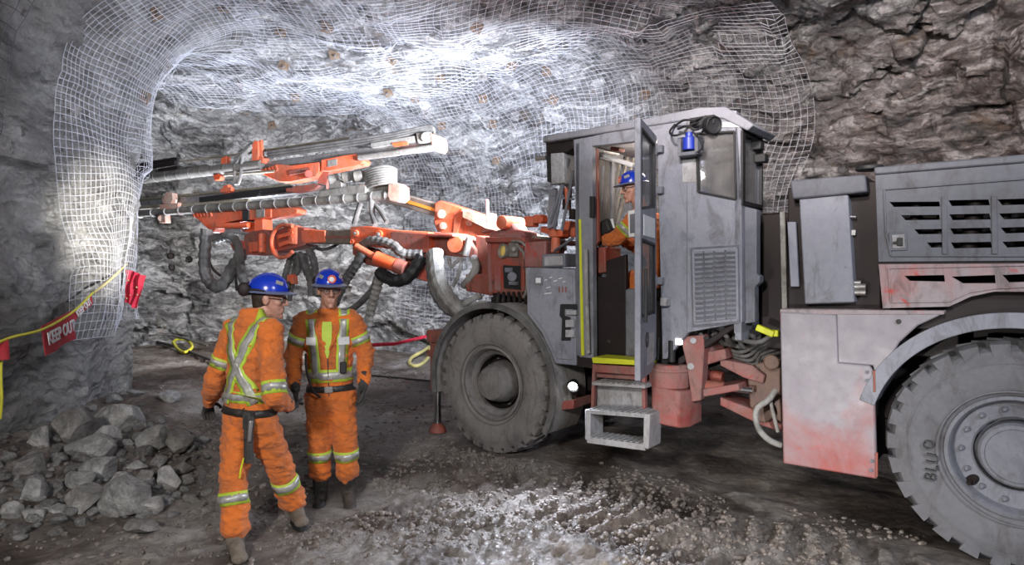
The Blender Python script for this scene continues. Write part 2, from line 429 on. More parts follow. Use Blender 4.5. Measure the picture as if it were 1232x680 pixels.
screen('wire_mesh', ceil_fn, 90, 72, 1, 1, 'galvanised wire mesh sheet pinned across the pale rock ceiling above the booms', .0032)
# ---------------------------------------------------------------- rock bolts with plates
M_RUST = paint('rusty_plate', (.13,.075,.04), (.24,.20,.165), .35, 9, .7, .3)
M_PLATE = paint('grey_plate', (.16,.15,.15), (.28,.27,.26), .4, 9, .6, .4)
bolts = [(197,77),(289,99),(356,117),(253,129),(327,150),(171,116),(281,43),(339,36),(394,31),(447,18),(402,64),(342,77),(400,104),(472,70),(529,92),(581,90),(581,118),(499,117),(513,136),(532,151),(593,149),(620,139),(616,77),(573,31),(414,138),(468,110),(598,193),(558,181),(185,17),(270,6),(80,133),(777,113),(659,85),(618,152),(666,120)]
for k, (u, v) in enumerate(bolts):
    h = hit(u, v)
    if not h: continue
    p, n, _ = h; nn = (n+ (V((0,0,EYE))-p).normalized()*1.2).normalized(); fr = frame(p+nn*.05, nn, V((1,random.uniform(-1,1),random.uniform(-.6,.6))))
    big = 1.25 if k == 30 else 1
    o = empty('rock_bolt'); o.matrix_world = fr
    pm = M_RUST if k % 3 else M_PLATE
    mb = MB(); w = .075*big
    mb.lathe([(w*1.41,-.012),(w*1.41,0),(w*.75,.012),(w*.42,.03),(w*.36,.03)], Matrix.Rotation(math.pi/4,4,'Z'), 4); mb.build('plate', pm, o, 30)
    nb = MB(); nb.lathe([(.02,.028),(.02,.055)], Matrix(), 6); nb.lathe([(.011,-.09),(.011,.075)], Matrix(), 8); nb.build('nut', M_PLATE, o, 30)
    if k == 30: lab, g = 'large rusty bolt plate alone on the left rock pillar', None
    elif u < 450: lab, g = 'small square bolt plate on the pale ceiling above the upper drill feed', 'bolt plates on the ceiling'
    elif u < 640: lab, g = 'small rusty bolt plate on the meshed wall right of the drill feeds', 'bolt plates on the wall behind the booms'
    elif u == 777: lab, g = 'rusty bolt plate on brown rock just above the cab roof', None
    else: lab, g = 'small bolt plate on the rock left of and above the cab', 'bolt plates beside the cab'
    tag(o, lab, 'rock bolt', g)
# ---------------------------------------------------------------- broken rock along the left rib
M_STONE = []
for k, (a, bb_) in enumerate((((.30,.295,.29),(.55,.54,.53)), ((.22,.21,.20),(.42,.40,.385)), ((.38,.37,.36),(.66,.64,.62)))):
    m, nt, b = nodes('broken_stone'); n = N(nt)
    c = n.ramp(n.noise(4,8,.7,.5), [(.3,tuple(x*.45 for x in a)),(.5,a),(.68,bb_)]); c = n.mix(.5, c, n.ramp(n.noise(38,6,.7), [(.3,.25),(.7,.8)]), 'OVERLAY')
    n.l(c, b.inputs['Base Color']); b.inputs['Roughness'].default_value = .75
    n.l(n.bump(n.noise(30,6,.7), .012, 1, n.bump(n.noise(7,8,.68,.4), .05)), b.inputs['Normal']); M_STONE.append(m)
def stone_mesh(rx, ry, rz, seed, sub=4):
    bm = bmesh.new(); bmesh.ops.create_icosphere(bm, subdivisions=sub, radius=1)
    rnd = random.Random(seed); planes = [(V((rnd.gauss(0,1),rnd.gauss(0,1),rnd.gauss(0,.8))).normalized(), rnd.uniform(.50,.84)) for _ in range(12)]
    off = V((seed*1.7, seed*.9, seed*2.3))
    for v in bm.verts:
        p = v.co.copy()
        for nrm, d in planes:
            e = p.dot(nrm)-d
            if e > 0: p -= nrm*e
        p *= 1+.045*noise.fractal(p*2.4+off, .8, 2.1, 4)
        v.co = V((p.x*rx*1.22, p.y*ry*1.22, p.z*rz*1.22))
    me = bpy.data.meshes.new('stone'); bm.to_mesh(me); bm.free(); return me
big = [ # u, v of the middle, width, height, label
 (143,607,60,48,'large smooth grey boulder at the front of the rock pile'),
 (80,520,48,44,'angular grey block high in the rock pile below the keep-out banners'),
 (135,507,66,32,'long flat-topped grey slab at the back of the rock pile'),
 (95,543,50,34,'pale broad block in the middle of the rock pile'),
 (29,563,30,32,'upright pale stone near the left frame edge in the rock pile'),
 (40,530,27,26,'light grey pointed stone behind the upright pale stone'),
 (177,531,40,30,'jagged grey rock at the right end of the pile behind the pale block'),
 (209,535,34,34,'pale wedge-shaped block at the right edge of the rock pile'),
 (119,533,30,32,'dark blocky stone below the long flat slab'),
 (114,567,44,24,'low flat grey stone left of centre above the big boulder'),
 (169,578,26,18,'small pale rounded stone right of and above the big boulder'),
 (196,580,28,28,'squarish grey stone below the pale wedge-shaped block'),
 (32,597,34,36,'dark tall stone leaning at the left front of the pile'),
 (93,605,48,30,'broad brownish stone just left of the big boulder'),
 (8,618,24,20,'pale flat stone cut by the left frame edge'),
 (90,580,32,20,'low dark stone between the pale block and the brownish stone'),
 (217,567,22,16,'small flat stone at the far right of the rock pile'),
 (34,622,22,18,'small pale stone lying in front of the dark leaning stone'),
 (58,617,40,14,'thin flat slab lying left of the brownish stone'),
 (167,636,38,20,'flat brownish slab lying in front of the big boulder'),
 (175,612,28,22,'dark stone tucked against the right of the big boulder'),
 (201,477,22,16,'lone grey stone on the floor beyond the pillar corner'),
 (69,459,36,64,'tall standing boulder leaning on the left wall under the banners'),
 (140,578,24,13,'narrow pale stone lying just above the big boulder'),
 (159,562,24,14,'small pale stone in a gap at the middle right of the pile')]
for k, (u, v, w, h, lab) in enumerate(big):
    base = v+h*.42; z = .0
    p = G(u, base, 0)
    for _ in range(6): z = fz(p.x, p.y); p = G(u, base, z)
    s = p.y/F; rx, rz = w*s/2, h*s/2; ry = (rx+rz)/2*1.1
    me = stone_mesh(rx, ry, rz, k+1); o = link('rock', me, M_STONE[k % 3 if k else 0], None, 24)
    o.location = (p.x, p.y+ry*.7, z+rz*.80); o.rotation_euler = (random.uniform(-.15,.15), random.uniform(-.15,.15), random.uniform(-.5,.5))
    tag(o, lab, 'rock', 'broken rocks piled along the left wall')
protos = [stone_mesh(1,.85,.62,100+i,3) for i in range(8)]
for q in protos: q.transform(Matrix.Diagonal((.82,.82,.82,1)))
rnd = random.Random(5); n_ = 0; taken = []
while n_ < 235:
    u, v = rnd.uniform(-10,250), rnd.uniform(487,655); y = 0
    if v > 650-(u/250)*40 or v < 487+max(0,(u-165))*.3: continue
    p = G(u, v); p.z = fz(p.x, p.y); p = G(u, v, p.z)
    if p.x > -1.95-.0*p.y: continue
    r = rnd.choice((.035,.045,.06,.075,.09,.12))*(1 if u < 200 else .7)
    if any((p-t).length < (r+q)*.8 for t, q in taken): continue
    taken.append((p, r))
    o = link('rock', protos[n_ % 8], None, None, 0); o.data = protos[n_ % 8]
    if not o.data.materials: o.data.materials.append(M_STONE[n_ % 3])
    o.location = (p.x, p.y, fz(p.x,p.y)+r*.30); o.scale = (r,r*rnd.uniform(.8,1.1),r*rnd.uniform(.7,1.1)); o.rotation_euler = (rnd.uniform(-.3,.3),rnd.uniform(-.3,.3),rnd.uniform(0,6.3))
    if u < 62: lab, g = 'small broken stone among the rocks nearest the left frame edge', 'small stones at the left end of the pile'
    elif u < 165: lab, g = 'small broken stone wedged among the big rocks under the banners', 'small stones in the middle of the pile'
    else: lab, g = 'small loose stone at the right end of the pile behind the walking worker', 'small stones at the right end of the pile'
    tag(o, lab, 'rock', g); n_ += 1
for q in protos:
    q.polygons.foreach_set('use_smooth', [True]*len(q.polygons)); q.set_sharp_from_angle(angle=math.radians(32))
# gravel nobody could count
mb = MB(); rnd = random.Random(9)
ico = bmesh.new(); bmesh.ops.create_icosphere(ico, subdivisions=1, radius=1); iv = [v.co.copy() for v in ico.verts]; jf = [tuple(v.index for v in f.verts) for f in ico.faces]; ico.free()
k = 0
while k < 9500:
    zone = rnd.random()
    if zone < .45: p = MM @ V((rnd.uniform(-.6,4.6), rnd.gauss(-1.35,.6), 0))
    elif zone < .66: p = MM @ V((rnd.uniform(1.2,4.4), rnd.gauss(-.35,.4), 0))
    elif zone < .70: p = MM @ V((rnd.gauss(.2,.5), rnd.gauss(-.2,.14), 0))
    elif zone < .85: p = V((rnd.uniform(-4.6,-1.0), rnd.uniform(3.8,7.5), 0))
    else: p = V((rnd.uniform(-5,1), rnd.uniform(6,12), 0))
    m = MI @ p
    if m.y > .4 and m.x > -1.2: continue
    if abs(m.y) < .5 and min(abs(m.x),abs(m.x-4.17)) < .5 and m.y > -.02: continue
    if noise.noise(p*1.1+V((4,4,4))) < -.28: continue
    r = rnd.choice((.006,.007,.009,.011,.014,.018,.024)); z = fz(p.x,p.y)
    R = Rm('Z', rnd.uniform(0,360)) @ Rm('X', rnd.uniform(-30,30)); s = V((rnd.uniform(.8,1.5), rnd.uniform(.7,1.1), rnd.uniform(.5,.9)))
    mb.add([V((p.x,p.y,z+r*.25)) + R @ V((q.x*s.x*r, q.y*s.y*r, q.z*s.z*r))*(1+.25*noise.noise(q*2+p*9)) for q in iv], jf); k += 1
M_GRAV = plain('wet_gravel', (.17,.145,.128), .6, 0, .5, 30)
tag(mb.build('gravel', M_GRAV, None, 0, fix=False), 'loose gravel and mud clods scattered over the wet floor', 'gravel', None, 'stuff')
# ================================================================ THE DRILLING RIG
GREY = paint('dusty_grey_paint', (.165,.172,.212), (.265,.27,.31), .58, 1.7, .42, 0, .001, ((.13,.125,.135), 5, .66))
GREYD = paint('dark_grey_paint', (.085,.09,.11), (.17,.175,.20), .55, 2.2, .5, 0, .0015)
GREYW = paint('pale_grey_paint', (.42,.42,.44), (.30,.29,.29), .45, 5, .5, 0, .001)
HOOD = paint('hood_paint', (.065,.068,.085), (.15,.154,.175), .6, 1.6, .45, .1, .0012, None, 3)
REDD = paint('red_under_dust', (.42,.10,.085), (.33,.29,.30), .62, 1.9, .45, 0, .001, ((.50,.035,.02), 2.6, .62), 2)
SKIRT0 = paint('dusted_skirt_paint', (.36,.20,.19), (.34,.315,.33), .68, 1.5, .42, 0, .001, ((.50,.045,.03), 3.1, .655), 5)
def skirt_mat():
    m, nt, b = nodes('worn_skirt_paint'); n = N(nt); sp = n.new('ShaderNodeSeparateXYZ'); n.l(n.co, sp.inputs[0])
    w = n.math('ADD', n.math('MULTIPLY', sp.outputs['Z'], -.42), n.math('ADD', n.noise(2.1,8,.66,.5), .26))
    c = n.mix(n.ramp(w,[(.34,0),(.66,1)]), (.27,.25,.275), (.33,.085,.075))
    c = n.mix(n.ramp(n.noise(3.1,6,.6,.8),[(.60,0),(.68,.75)]), c, (.50,.05,.035))
    c = n.mix(n.ramp(n.noise(24,6,.7),[(.5,0),(.8,.35)]), c, (.16,.13,.13))
    n.l(c, b.inputs['Base Color']); n.l(n.ramp(n.noise(6,6,.6),[(.3,.38),(.7,.7)]), b.inputs['Roughness']); n.l(n.bump(n.noise(18,6,.6),.0012), b.inputs['Normal']); return m
SKIRT = skirt_mat()
RED = paint('orange_red_paint', (.78,.105,.03), (.52,.16,.09), .38, 4.2, .38, 0, .0012, ((.20,.06,.04), 9, .66))
REDM = paint('worn_red_paint', (.36,.045,.022), (.26,.10,.075), .5, 3.4, .45, 0, .0015, ((.09,.04,.03), 7, .62))
PINK = paint('pink_dusted_paint', (.33,.055,.045), (.27,.145,.13), .50, 3.2, .5, 0, .001, ((.40,.03,.02), 5, .66))
DARK = plain('near_black_steel', (.013,.007,.007), .65, .1, .5, 5, .002)
BLACK = plain('black_rubber', (.014,.014,.015), .6, 0, .4, 12)
HOSE = paint('dusty_hose', (.040,.038,.038), (.15,.145,.14), .5, 5, .55, 0, .0015)
HOSEL = paint('pale_dusty_hose', (.15,.145,.135), (.34,.33,.31), .55, 6, .6, 0, .002)
STEEL = paint('bare_steel', (.42,.42,.43), (.30,.28,.26), .4, 6, .30, .8, .0006)
CHROME = plain('chrome_rod', (.75,.75,.77), .16, 1, .05)
ALU = paint('dusty_aluminium', (.36,.35,.33), (.24,.22,.195), .45, 6, .45, .35, .001)
TYRE = paint('dusty_tyre', (.080,.078,.080), (.21,.195,.185), .60, 1.7, .75, 0, .003)
TYRER = paint('grey_tyre', (.066,.068,.078), (.150,.150,.162), .62, 1.5, .72, 0, .003, None, 4)
RIM = paint('dusty_rim', (.13,.12,.118), (.24,.225,.215), .5, 3, .55, .2, .0015)
YEL = plain('safety_yellow', (.62,.66,.03), .5, 0, .12)
WHITE = plain('white_label', (.72,.72,.72), .5, 0, .1)
BLUE = plain('blue_cap', (.02,.04,.35), .4, 0, .2)
ORG = plain('orange_stripe', (.85,.28,.04), .4, 0, .1)
def glass_mat():
    m, nt, b = nodes('dusty_glass'); n = N(nt)
    b.inputs['Base Color'].default_value = (.75,.78,.80,1); b.inputs['Transmission Weight'].default_value = 1; b.inputs['IOR'].default_value = 1.02; b.inputs['Roughness'].default_value = .02
    b.inputs['Specular IOR Level'].default_value = .5
    d = n.new('ShaderNodeBsdfDiffuse'); d.inputs['Color'].default_value = (.33,.31,.30,1)
    g = n.new('ShaderNodeBsdfGlossy'); g.inputs['Roughness'].default_value = .08; g.inputs['Color'].default_value = (.8,.8,.85,1)
    t = n.new('ShaderNodeBsdfTransparent'); t.inputs['Color'].default_value = (.72,.75,.78,1)
    mx = n.new('ShaderNodeMixShader'); n.l(n.ramp(n.noise(3,6,.65,.5), [(.35,.10),(.7,.45)]), mx.inputs[0]); n.l(t.outputs[0], mx.inputs[1]); n.l(d.outputs[0], mx.inputs[2])
    m2 = n.new('ShaderNodeMixShader'); m2.inputs[0].default_value = .10; n.l(mx.outputs[0], m2.inputs[1]); n.l(g.outputs[0], m2.inputs[2])
    n.l(m2.outputs[0], nt.nodes['Material Output'].inputs['Surface']); return m
GLASS = glass_mat()
LAMP = glow('lit_lamp', (1,.97,.92), 14)
rig = empty('drilling_rig'); rig.matrix_world = MM
tag(rig, 'grey and orange-red twin-boom drilling rig parked along the tunnel', 'drilling rig')
SPLIT = {n: n for n in ('rod_collar','step_cheek','step_hanger','door_hinge','boom_pin','pin_cap','hanging_hose','hinge_pin','thick_hose','arm_bracket','carriage_hose','tank_valve','wiper_arm','roof_lamp','hose_coupling','door_screw','pipe_union','feed_hose','joint_hose','upper_hose','thin_hose','cable_loop','latch_grip','steering_cylinder','axle','red_fitting','rod_guide','hose_clip','drill_motor','lift_cylinder','head_rib','carriage_rib','fender_rim','hose_loop','carriage_valve','cylinder_collar')}
def islands(mb):
    par = list(range(len(mb.v)))
    def find(a):
        while par[a] != a: par[a] = par[par[a]]; a = par[a]
        return a
    for f in mb.f:
        for q in f[1:]: par[find(f[0])] = find(q)
    g = {}
    for f in mb.f: g.setdefault(find(f[0]), []).append(f)
    out = []
    for fs in g.values():
        ids = sorted({i for f in fs for i in f}); mp = {i: k for k, i in enumerate(ids)}
        o = MB(); o.v = [mb.v[i] for i in ids]; o.f = [tuple(mp[i] for i in f) for f in fs]; out.append(o)
    return out
def part(name, mb, mat, parent=None, bevel=.008, smooth=35, label=None):
    if name in SPLIT:
        for q in islands(mb): o = q.build(name, mat, parent or rig, smooth, bevel, label)
        return o
    return mb.build(name, mat, parent or rig, smooth, bevel, label)
def poly(px, b): return [L(u, v, b) for u, v in px]
Yv = V((0,1,0))
def plate(name, px, b, t, mat, parent=None, bevel=.006, label=None):      # a plate on the plane y=b, thickness t away from the near side
    return part(name, MB().prism(poly(px,b), (0,t,0)), mat, parent, bevel, 35, label)
def arc(cx, cz, r0, r1, a0, a1, y0, y1, n=40):
    mb = MB(); vs = []; fs = []
    for i in range(n+1):
        a = math.radians(a0+(a1-a0)*i/n); c, s = math.cos(a), math.sin(a)
        vs += [(cx+r0*c,y0,cz+r0*s),(cx+r1*c,y0,cz+r1*s),(cx+r1*c,y1,cz+r1*s),(cx+r0*c,y1,cz+r0*s)]
    for i in range(n): fs += [(i*4+k,i*4+(k+1) % 4,i*4+4+(k+1) % 4,i*4+4+k) for k in range(4)]
    fs += [(3,2,1,0),(n*4,n*4+1,n*4+2,n*4+3)]
    return mb.add(vs, fs)
# ---------------------------------------------------------------- wheels
def wheel(cx, y0, tmat, lugs, rear, side=1):
    R = .70; wd = .40
    M = Matrix(((1,0,0,cx),(0,0,side,y0),(0,1,0,R),(0,0,0,1)))    # local z of the lathe runs across the machine
    rim = MB()
    if rear: prof = [(.372,.02),(.372,.0),(.352,-.006),(.340,.01),(.332,.055),(.325,.075),(.235,.088),(.225,.10),(.222,.19),(.02,.19)]
    else:    prof = [(.375,.02),(.375,-.004),(.352,-.012),(.338,.01),(.325,.06),(.285,.09),(.270,.13),(.262,.21),(.02,.21)]
    rim.lathe(prof+[(.02,.3),(.36,.3)], M, 56, False, False)
    w = part('wheel', rim, RIM if not rear else GREYD, None, 0, 30, None)
    if not rear: part('rim_dish', MB().lathe([(.262,.10),(.255,.205),(.20,.208)], M, 48, False, False), DARK, w, 0, 30)  # dish liner coloured near black to deepen the shade in the recess
    ty = MB()
    ty.lathe([(.365,.03),(.385,.008),(.43,-.012),(.52,-.03),(.60,-.022),(.645,-.005),(.668,.03),(.676,.10),(.676,wd-.1),(.668,wd-.03),(.645,wd+.005),(.60,wd+.022),(.52,wd+.03),(.43,wd+.012),(.365,wd-.03)], M, 96, True)
    # raised rings on the sidewall
    for rr in (.405,.575): ty.lathe([(rr-.004,-.03+.0),(rr,-.033+abs(rr-.52)*.12),(rr+.004,-.03)], M, 96, True)
    tyre_parts = ty
    for k in range(lugs):
        lb = ty
        for sd in (0, 1):
            a = 2*math.pi*(k+.5*sd)/lugs; t = Matrix.Rotation(a, 4, 'Z'); hw = math.pi*.70/lugs*.62
            y_out, y_in = (-.006, wd*.50) if not sd else (wd+.006, wd*.50)
            sk = .11                                    # lug runs aslant to the middle of the tread
            pts = [(.60,-hw*.75,y_out-(.014 if not sd else -.014)),(.60,hw*.75,y_out-(.014 if not sd else -.014)),(.688,hw,y_out),(.688,-hw,y_out),
                   (.66,-hw+sk,y_in),(.66,hw+sk,y_in),(.705,hw*.9+sk,y_in),(.705,-hw*.9+sk,y_in)]
            mid = [(.66,-hw,y_out+(.06 if not sd else -.06)),(.66,hw,y_out+(.06 if not sd else -.06)),(.704,hw*.95,y_out+(.05 if not sd else -.05)),(.704,-hw*.95,y_out+(.05 if not sd else -.05))]
            P8 = [M @ t @ V(p) for p in pts[:4]+mid+pts[4:]]
            lb.add(P8, [(0,1,2,3),(0,4,5,1),(1,5,6,2),(2,6,7,3),(3,7,4,0),(4,8,9,5),(5,9,10,6),(6,10,11,7),(7,11,8,4),(8,11,10,9)])
    part('tyre', ty, tmat, w, 0, 35)
    hb = MB()
    if rear:
        hb.lathe([(.20,.19),(.20,.07),(.185,.05),(.165,.045),(.16,.035),(.02,.03)], M, 40)
        part('hub', hb, GREYD, w, 0, 30)
        for k in range(14):
            nb = MB(); a = 2*math.pi*k/14; c = V((.285*math.cos(a), .285*math.sin(a), 0))
            nb.lathe([(.018,.09),(.018,.058),(.012,.052),(.008,.045)], M @ Matrix.Translation(c), 6); part('wheel_nut', nb, GREYD, w, 0, 30)
        vb = MB(); vb.cyl(M @ V((-.215,-.185,.10)), M @ V((-.235,-.20,.06)), .030, 16); vb.cyl(M @ V((-.235,-.20,.06)), M @ V((-.245,-.21,.03)), .014, 10); part('valve', vb, DARK, w, 0)
    else:
        hb.lathe([(.215,.21),(.205,.10),(.19,.06),(.178,.0),(.16,-.03),(.02,-.045)], M, 40); part('hub', hb, RIM, w, 0, 30)
        for k in range(10):
            nb = MB(); a = 2*math.pi*k/10; nb.lathe([(.014,.21),(.014,.185),(.008,.175)], M @ Matrix.Translation((.24*math.cos(a),.24*math.sin(a),0)), 6); part('wheel_nut', nb, RIM, w, 0, 30)
    return w
fw = wheel(0, .03, TYRE, 30, False)
rw = wheel(4.17, .03, TYRER, 26, True)
wheel(0, 2.17, TYRE, 30, False, -1); wheel(4.17, 2.17, TYRER, 26, True, -1)
# chalked letters on the rear tyre
def tyre_text(t, u, v, size, rot):
    p = L(u, v, .0); M = Matrix.Translation((p.x,-.008,p.z)) @ Matrix.Rotation(math.radians(90),4,'X') @ Matrix.Rotation(math.radians(rot),4,'Z')
    link('tyre_marking', text_mesh(t, size, M, .012, 1.15, 1, -.012), plain('tyre_chalk',(.05,.05,.056),.8), rw, 0)
tyre_text('BLU', 1121, 562, .095, 84); tyre_text('O', 1117, 535, .08, 84)
# ---------------------------------------------------------------- chassis
mb = MB(); mb.bb(-1.15,1.3,.62,1.58,.62,.95); mb.bb(-.45,.45,.45,1.75,.52,.80); mb.bb(-.95,-.55,.5,1.7,.5,.98)
part('front_chassis', mb, DARK, None, .02)
mb = MB(); mb.bb(2.95,6.4,.50,1.70,.55,1.0); mb.bb(3.7,4.6,.45,1.75,.45,.75); mb.bb(2.78,3.4,.62,1.6,.45,1.1)
part('rear_chassis', mb, DARK, None, .02)
mb = MB(); mb.cyl((0,.43,.70),(0,1.77,.70),.16,24); mb.cyl((4.17,.43,.70),(4.17,1.77,.70),.16,24); part('axle', mb, DARK, None, 0)
# ---------------------------------------------------------------- front fender: broad dusty band over the wheel
fd = arc(0,.70,.775,.80,193,-30,-.01,.52,56); fe = part('fender', fd, paint('dusty_fender',(.12,.115,.115),(.30,.285,.27),.62,2.6,.5), None, .004)
part('fender_rim', arc(0,.70,.755,.815,193,-30,-.03,-.005,56), HOSE, fe, .004)
# jack ahead of the wheel
jk = MB(); jx, jy = -1.02, .30
jk.bb(jx-.10,jx+.34,jy-.10,jy+.12,1.02,1.16); jk.bb(jx-.07,jx+.08,jy-.075,jy+.075,.48,1.04); jk.bb(jx-.1,jx+.11,jy-.10,jy+.10,.86,.93); jk.bb(jx+.05,jx+.5,jy-.03,jy+.5,.62,.9)
jo = part('support_jack', jk, REDM, None, .01)
part('jack_cylinder', MB().cyl((jx,jy-.02,.08),(jx,jy-.02,.55),.042,20), CHROME, jo, 0)
part('jack_foot', MB().lathe([(.02,.12),(.05,.09),(.09,.05),(.105,.0),(.02,-.01)], Matrix.Translation((jx,jy-.02,.01)), 24), REDM, jo, 0)
part('jack_guide', MB().cyl((jx+.09,jy-.05,.5),(jx+.09,jy-.05,.86),.02), PINK, jo, 0)
# fender lamp and its bracket
lp = L(685,466,.05); lh = MB(); fr = frame(lp+V((0,.06,0)), (.35,-.85,-.35)); lh.lathe([(.02,-.07),(.045,-.06),(.062,-.01),(.062,.012),(.052,.012),(.05,.0),(.02,-.005)], fr, 24); lo_ = part('work_lamp', lh, BLACK, fe, 0)
part('lamp_lens', MB().lathe([(.042,.001),(.03,.008),(.004,.012)], fr, 24), LAMP, lo_, 0)
mb = MB(); mb.prism(poly([(662,486),(690,481),(690,492),(664,495)],.12),(0,.35,0)); part('lamp_bracket', mb, PINK, fe, .008)
mb = MB()
for u in (668,674,680,686): mb.cyl(L(u,482,.15), L(u-3,470,.3), .028, 10)
part('hose_coupling', mb, HOSEL, fe, 0)
# ---------------------------------------------------------------- grey control cabinet beside the cab
cb = plate('control_cabinet', [(633,322),(691,324),(693,440),(668,438),(652,402),(634,378)], .02, .5, GREY, None, .012)
plate('cabinet_door', [(637,328),(688,329),(689,433),(671,432),(655,398),(638,376)], .008, .012, GREY, cb, .004)
mb = MB(); mb.prism(poly([(674,366),(693,366),(693,372),(679,372),(679,380),(686,382),(686,410),(675,410),(676,384),(673,380)],-.004),(0,.02,0)); h = part('door_latch', mb, BLACK, cb, .004)
mb = MB(); mb.prism(poly([(680,385),(690,385),(690,394),(680,394)],-.02),(0,.03,0)); mb.prism(poly([(680,397),(690,397),(690,406),(680,406)],-.02),(0,.03,0)); mb.prism(poly([(681,374),(692,374),(692,379),(681,379)],-.02),(0,.03,0)); part('latch_grip', mb, GREYW, h, .004)
mb = MB(); mb.prism(poly([(642,332),(653,332),(653,343),(642,343)],.002),(0,.01,0)); lb = part('cabinet_label', mb, GREYD, cb, .001)
mb = MB(); mb.prism(poly([(644.5,334.5),(650.5,334.5),(650.5,340.5),(644.5,340.5)],-.001),(0,.01,0)); part('label_square', mb, WHITE, lb, 0)
mb = MB()
for u, v, w_ in ((655,337,3),(661,334,3),(666,338,4),(672,335,4),(677,339,3),(657,346,5),(655,353,8)): mb.prism(poly([(u,v),(u+w_,v-1),(u+w_,v),(u,v+1)],.003),(0,.006,0))
part('scratch_marks', mb, WHITE, cb, 0)
mb = MB()
for u in (672,676,680): mb.prism(poly([(u,345),(u+1.2,345),(u+1.2,352),(u,352)],.003),(0,.006,0))
part('red_marks', mb, REDM, cb, 0)
mb = MB(); mb.prism(poly([(652,306),(679,305),(680,321),(652,322)],.10),(0,.22,0)); bx = part('junction_box', mb, GREYD, None, .01)
plate('box_face', [(655,309),(676,308),(677,319),(655,320)], .092, .012, GREYW, bx, .003)
plate('tank_box', [(630,292),(656,290),(656,322),(631,322)], .30, .35, PINK, None, .012)
# ---------------------------------------------------------------- the cab
CY = .04                                                # near side of the cab
def zx(u, v, b=CY): return L(u, v, b)
cabm = MB()
# near wall: front post, header, sill, rear wall
cabm.prism(poly([(690,168),(712,164),(714,433),(697,433)],CY),(0,.07,0))
cabm.prism(poly([(712,164),(792,144),(792,167),(712,176)],CY),(0,.07,0))
wallp = poly([(790,146),(828,133),(886,133),(892,240),(893,388),(828,400),(802,432),(797,432)],CY)
winp = poly([(838,161),(884,158.5),(886,240),(840.5,231)],CY)
cm = MB().prism(wallp,(0,.06,0)); cut_ = MB().prism([p-V((0,.1,0)) for p in winp],(0,.3,0))
cab = link('cab', cabm.mesh('cab'), GREY, rig, 35, .006)
pw = link('side_panel', cut(cm, cut_), GREY, cab, 35, .004)
x0 = zx(692,168).x; xr = zx(892,240).x; zb = 1.06; zt = 3.09
# floor, far wall, rear wall with window, rear chamfer, front wall with windscreen
mb = MB(); mb.prism([(x0,CY,zb-.10),(1.98,CY,zb-.10),(1.98,1.30,zb-.10),(x0,1.30,zb-.10)],(0,0,.10)); mb.prism([(1.95,CY+.07,zb-.02),(xr-.05,CY+.07,1.40),(xr-.05,CY+.07,1.45),(1.95,CY+.07,zb+.05)],(0,.45,0)); part('cab_floor', mb, DARK, cab)
mb = MB(); mb.bb(x0,xr-.5,1.26,1.30,zb,1.75); mb.bb(x0,x0+.08,1.24,1.30,1.7,3.0); mb.bb(xr-.62,xr-.5,1.24,1.30,1.7,3.0); mb.bb(x0,xr-.5,1.24,1.30,2.88,3.0); part('far_wall', mb, GREYD, cab)
mb = MB(); mb.bb(x0+.08,xr-.62,1.265,1.275,1.75,2.88); part('far_window', mb, GLASS, cab, 0)
rwall = MB().prism([(xr-.05,CY,1.30),(xr-.05,.56,1.30),(xr-.05,.56,3.02),(xr-.05,CY,3.02)],(.05,0,0)); cu = MB().bb(xr-.2,xr+.2,CY+.05,.51,2.36,2.90)
link('rear_wall', cut(rwall, cu), GREY, cab, 35, .003)
part('rear_window', MB().bb(xr-.03,xr-.018,CY+.04,.52,2.35,2.91), GLASS, cab, 0)
mb = MB(); mb.bb(xr-.012,xr+.012,CY+.05,.51,2.34,2.375); mb.bb(xr-.012,xr+.012,CY+.05,.51,2.885,2.915); mb.bb(xr-.012,xr+.012,.49,.52,2.34,2.915); mb.bb(xr-.012,xr+.012,CY+.0,CY+.06,2.34,2.915); part('window_seal', mb, BLACK, cab, .004)
mb = MB(); mb.prism([(xr-.05,.56,1.3),(xr,.56,1.3),(xr-.5,1.30,1.3),(xr-.55,1.30,1.3)],(0,0,1.72)); part('rear_corner_panel', mb, GREYD, cab)
part('side_window', MB().prism([p+V((0,.02,0)) for p in winp],(0,.012,0)), GLASS, cab, 0)
mb = MB()
for a, b in zip(winp, winp[1:]+winp[:1]): mb.bar(a-V((0,.002,0)), b-V((0,.002,0)), .016, .03, (0,1,0))
part('window_seal', mb, BLACK, cab, .003)
mb = MB(); mb.bb(x0,x0+.05,CY,1.3,zb,1.72); mb.bb(x0,x0+.05,CY,CY+.07,1.7,3.0); mb.bb(x0,x0+.05,1.24,1.3,1.7,3.0); mb.bb(x0,x0+.05,CY,1.3,2.9,3.0); mb.bb(x0,x0+.05,.62,.68,1.7,2.95); part('front_wall', mb, GREYD, cab)
part('windscreen', MB().bb(x0+.02,x0+.03,CY+.05,1.26,1.72,2.92), GLASS, cab, 0)
# roof: thick slab sloping down at the back, with a lip in front
fz_ = zx(656,166).x-.02
rp = [(fz_,3.045),(fz_,3.105),(zx(840,131).x-.55,3.115),(zx(840,131).x,3.135),(xr-.12,3.11),(xr+.10,2.94),(xr+.05,2.90),(xr-.14,3.02),(zx(840,131).x,3.05)]
mb = MB(); mb.prism([(x, CY-.02, z) for x, z in rp], (0,.56,0)); mb.prism([(min(x,xr-.45), CY+.5, z) for x, z in rp if x < xr], (0,.84,0)); part('cab_roof', mb, paint('roof_paint',(.20,.205,.24),(.26,.26,.29),.5,2,.5), cab, .012)
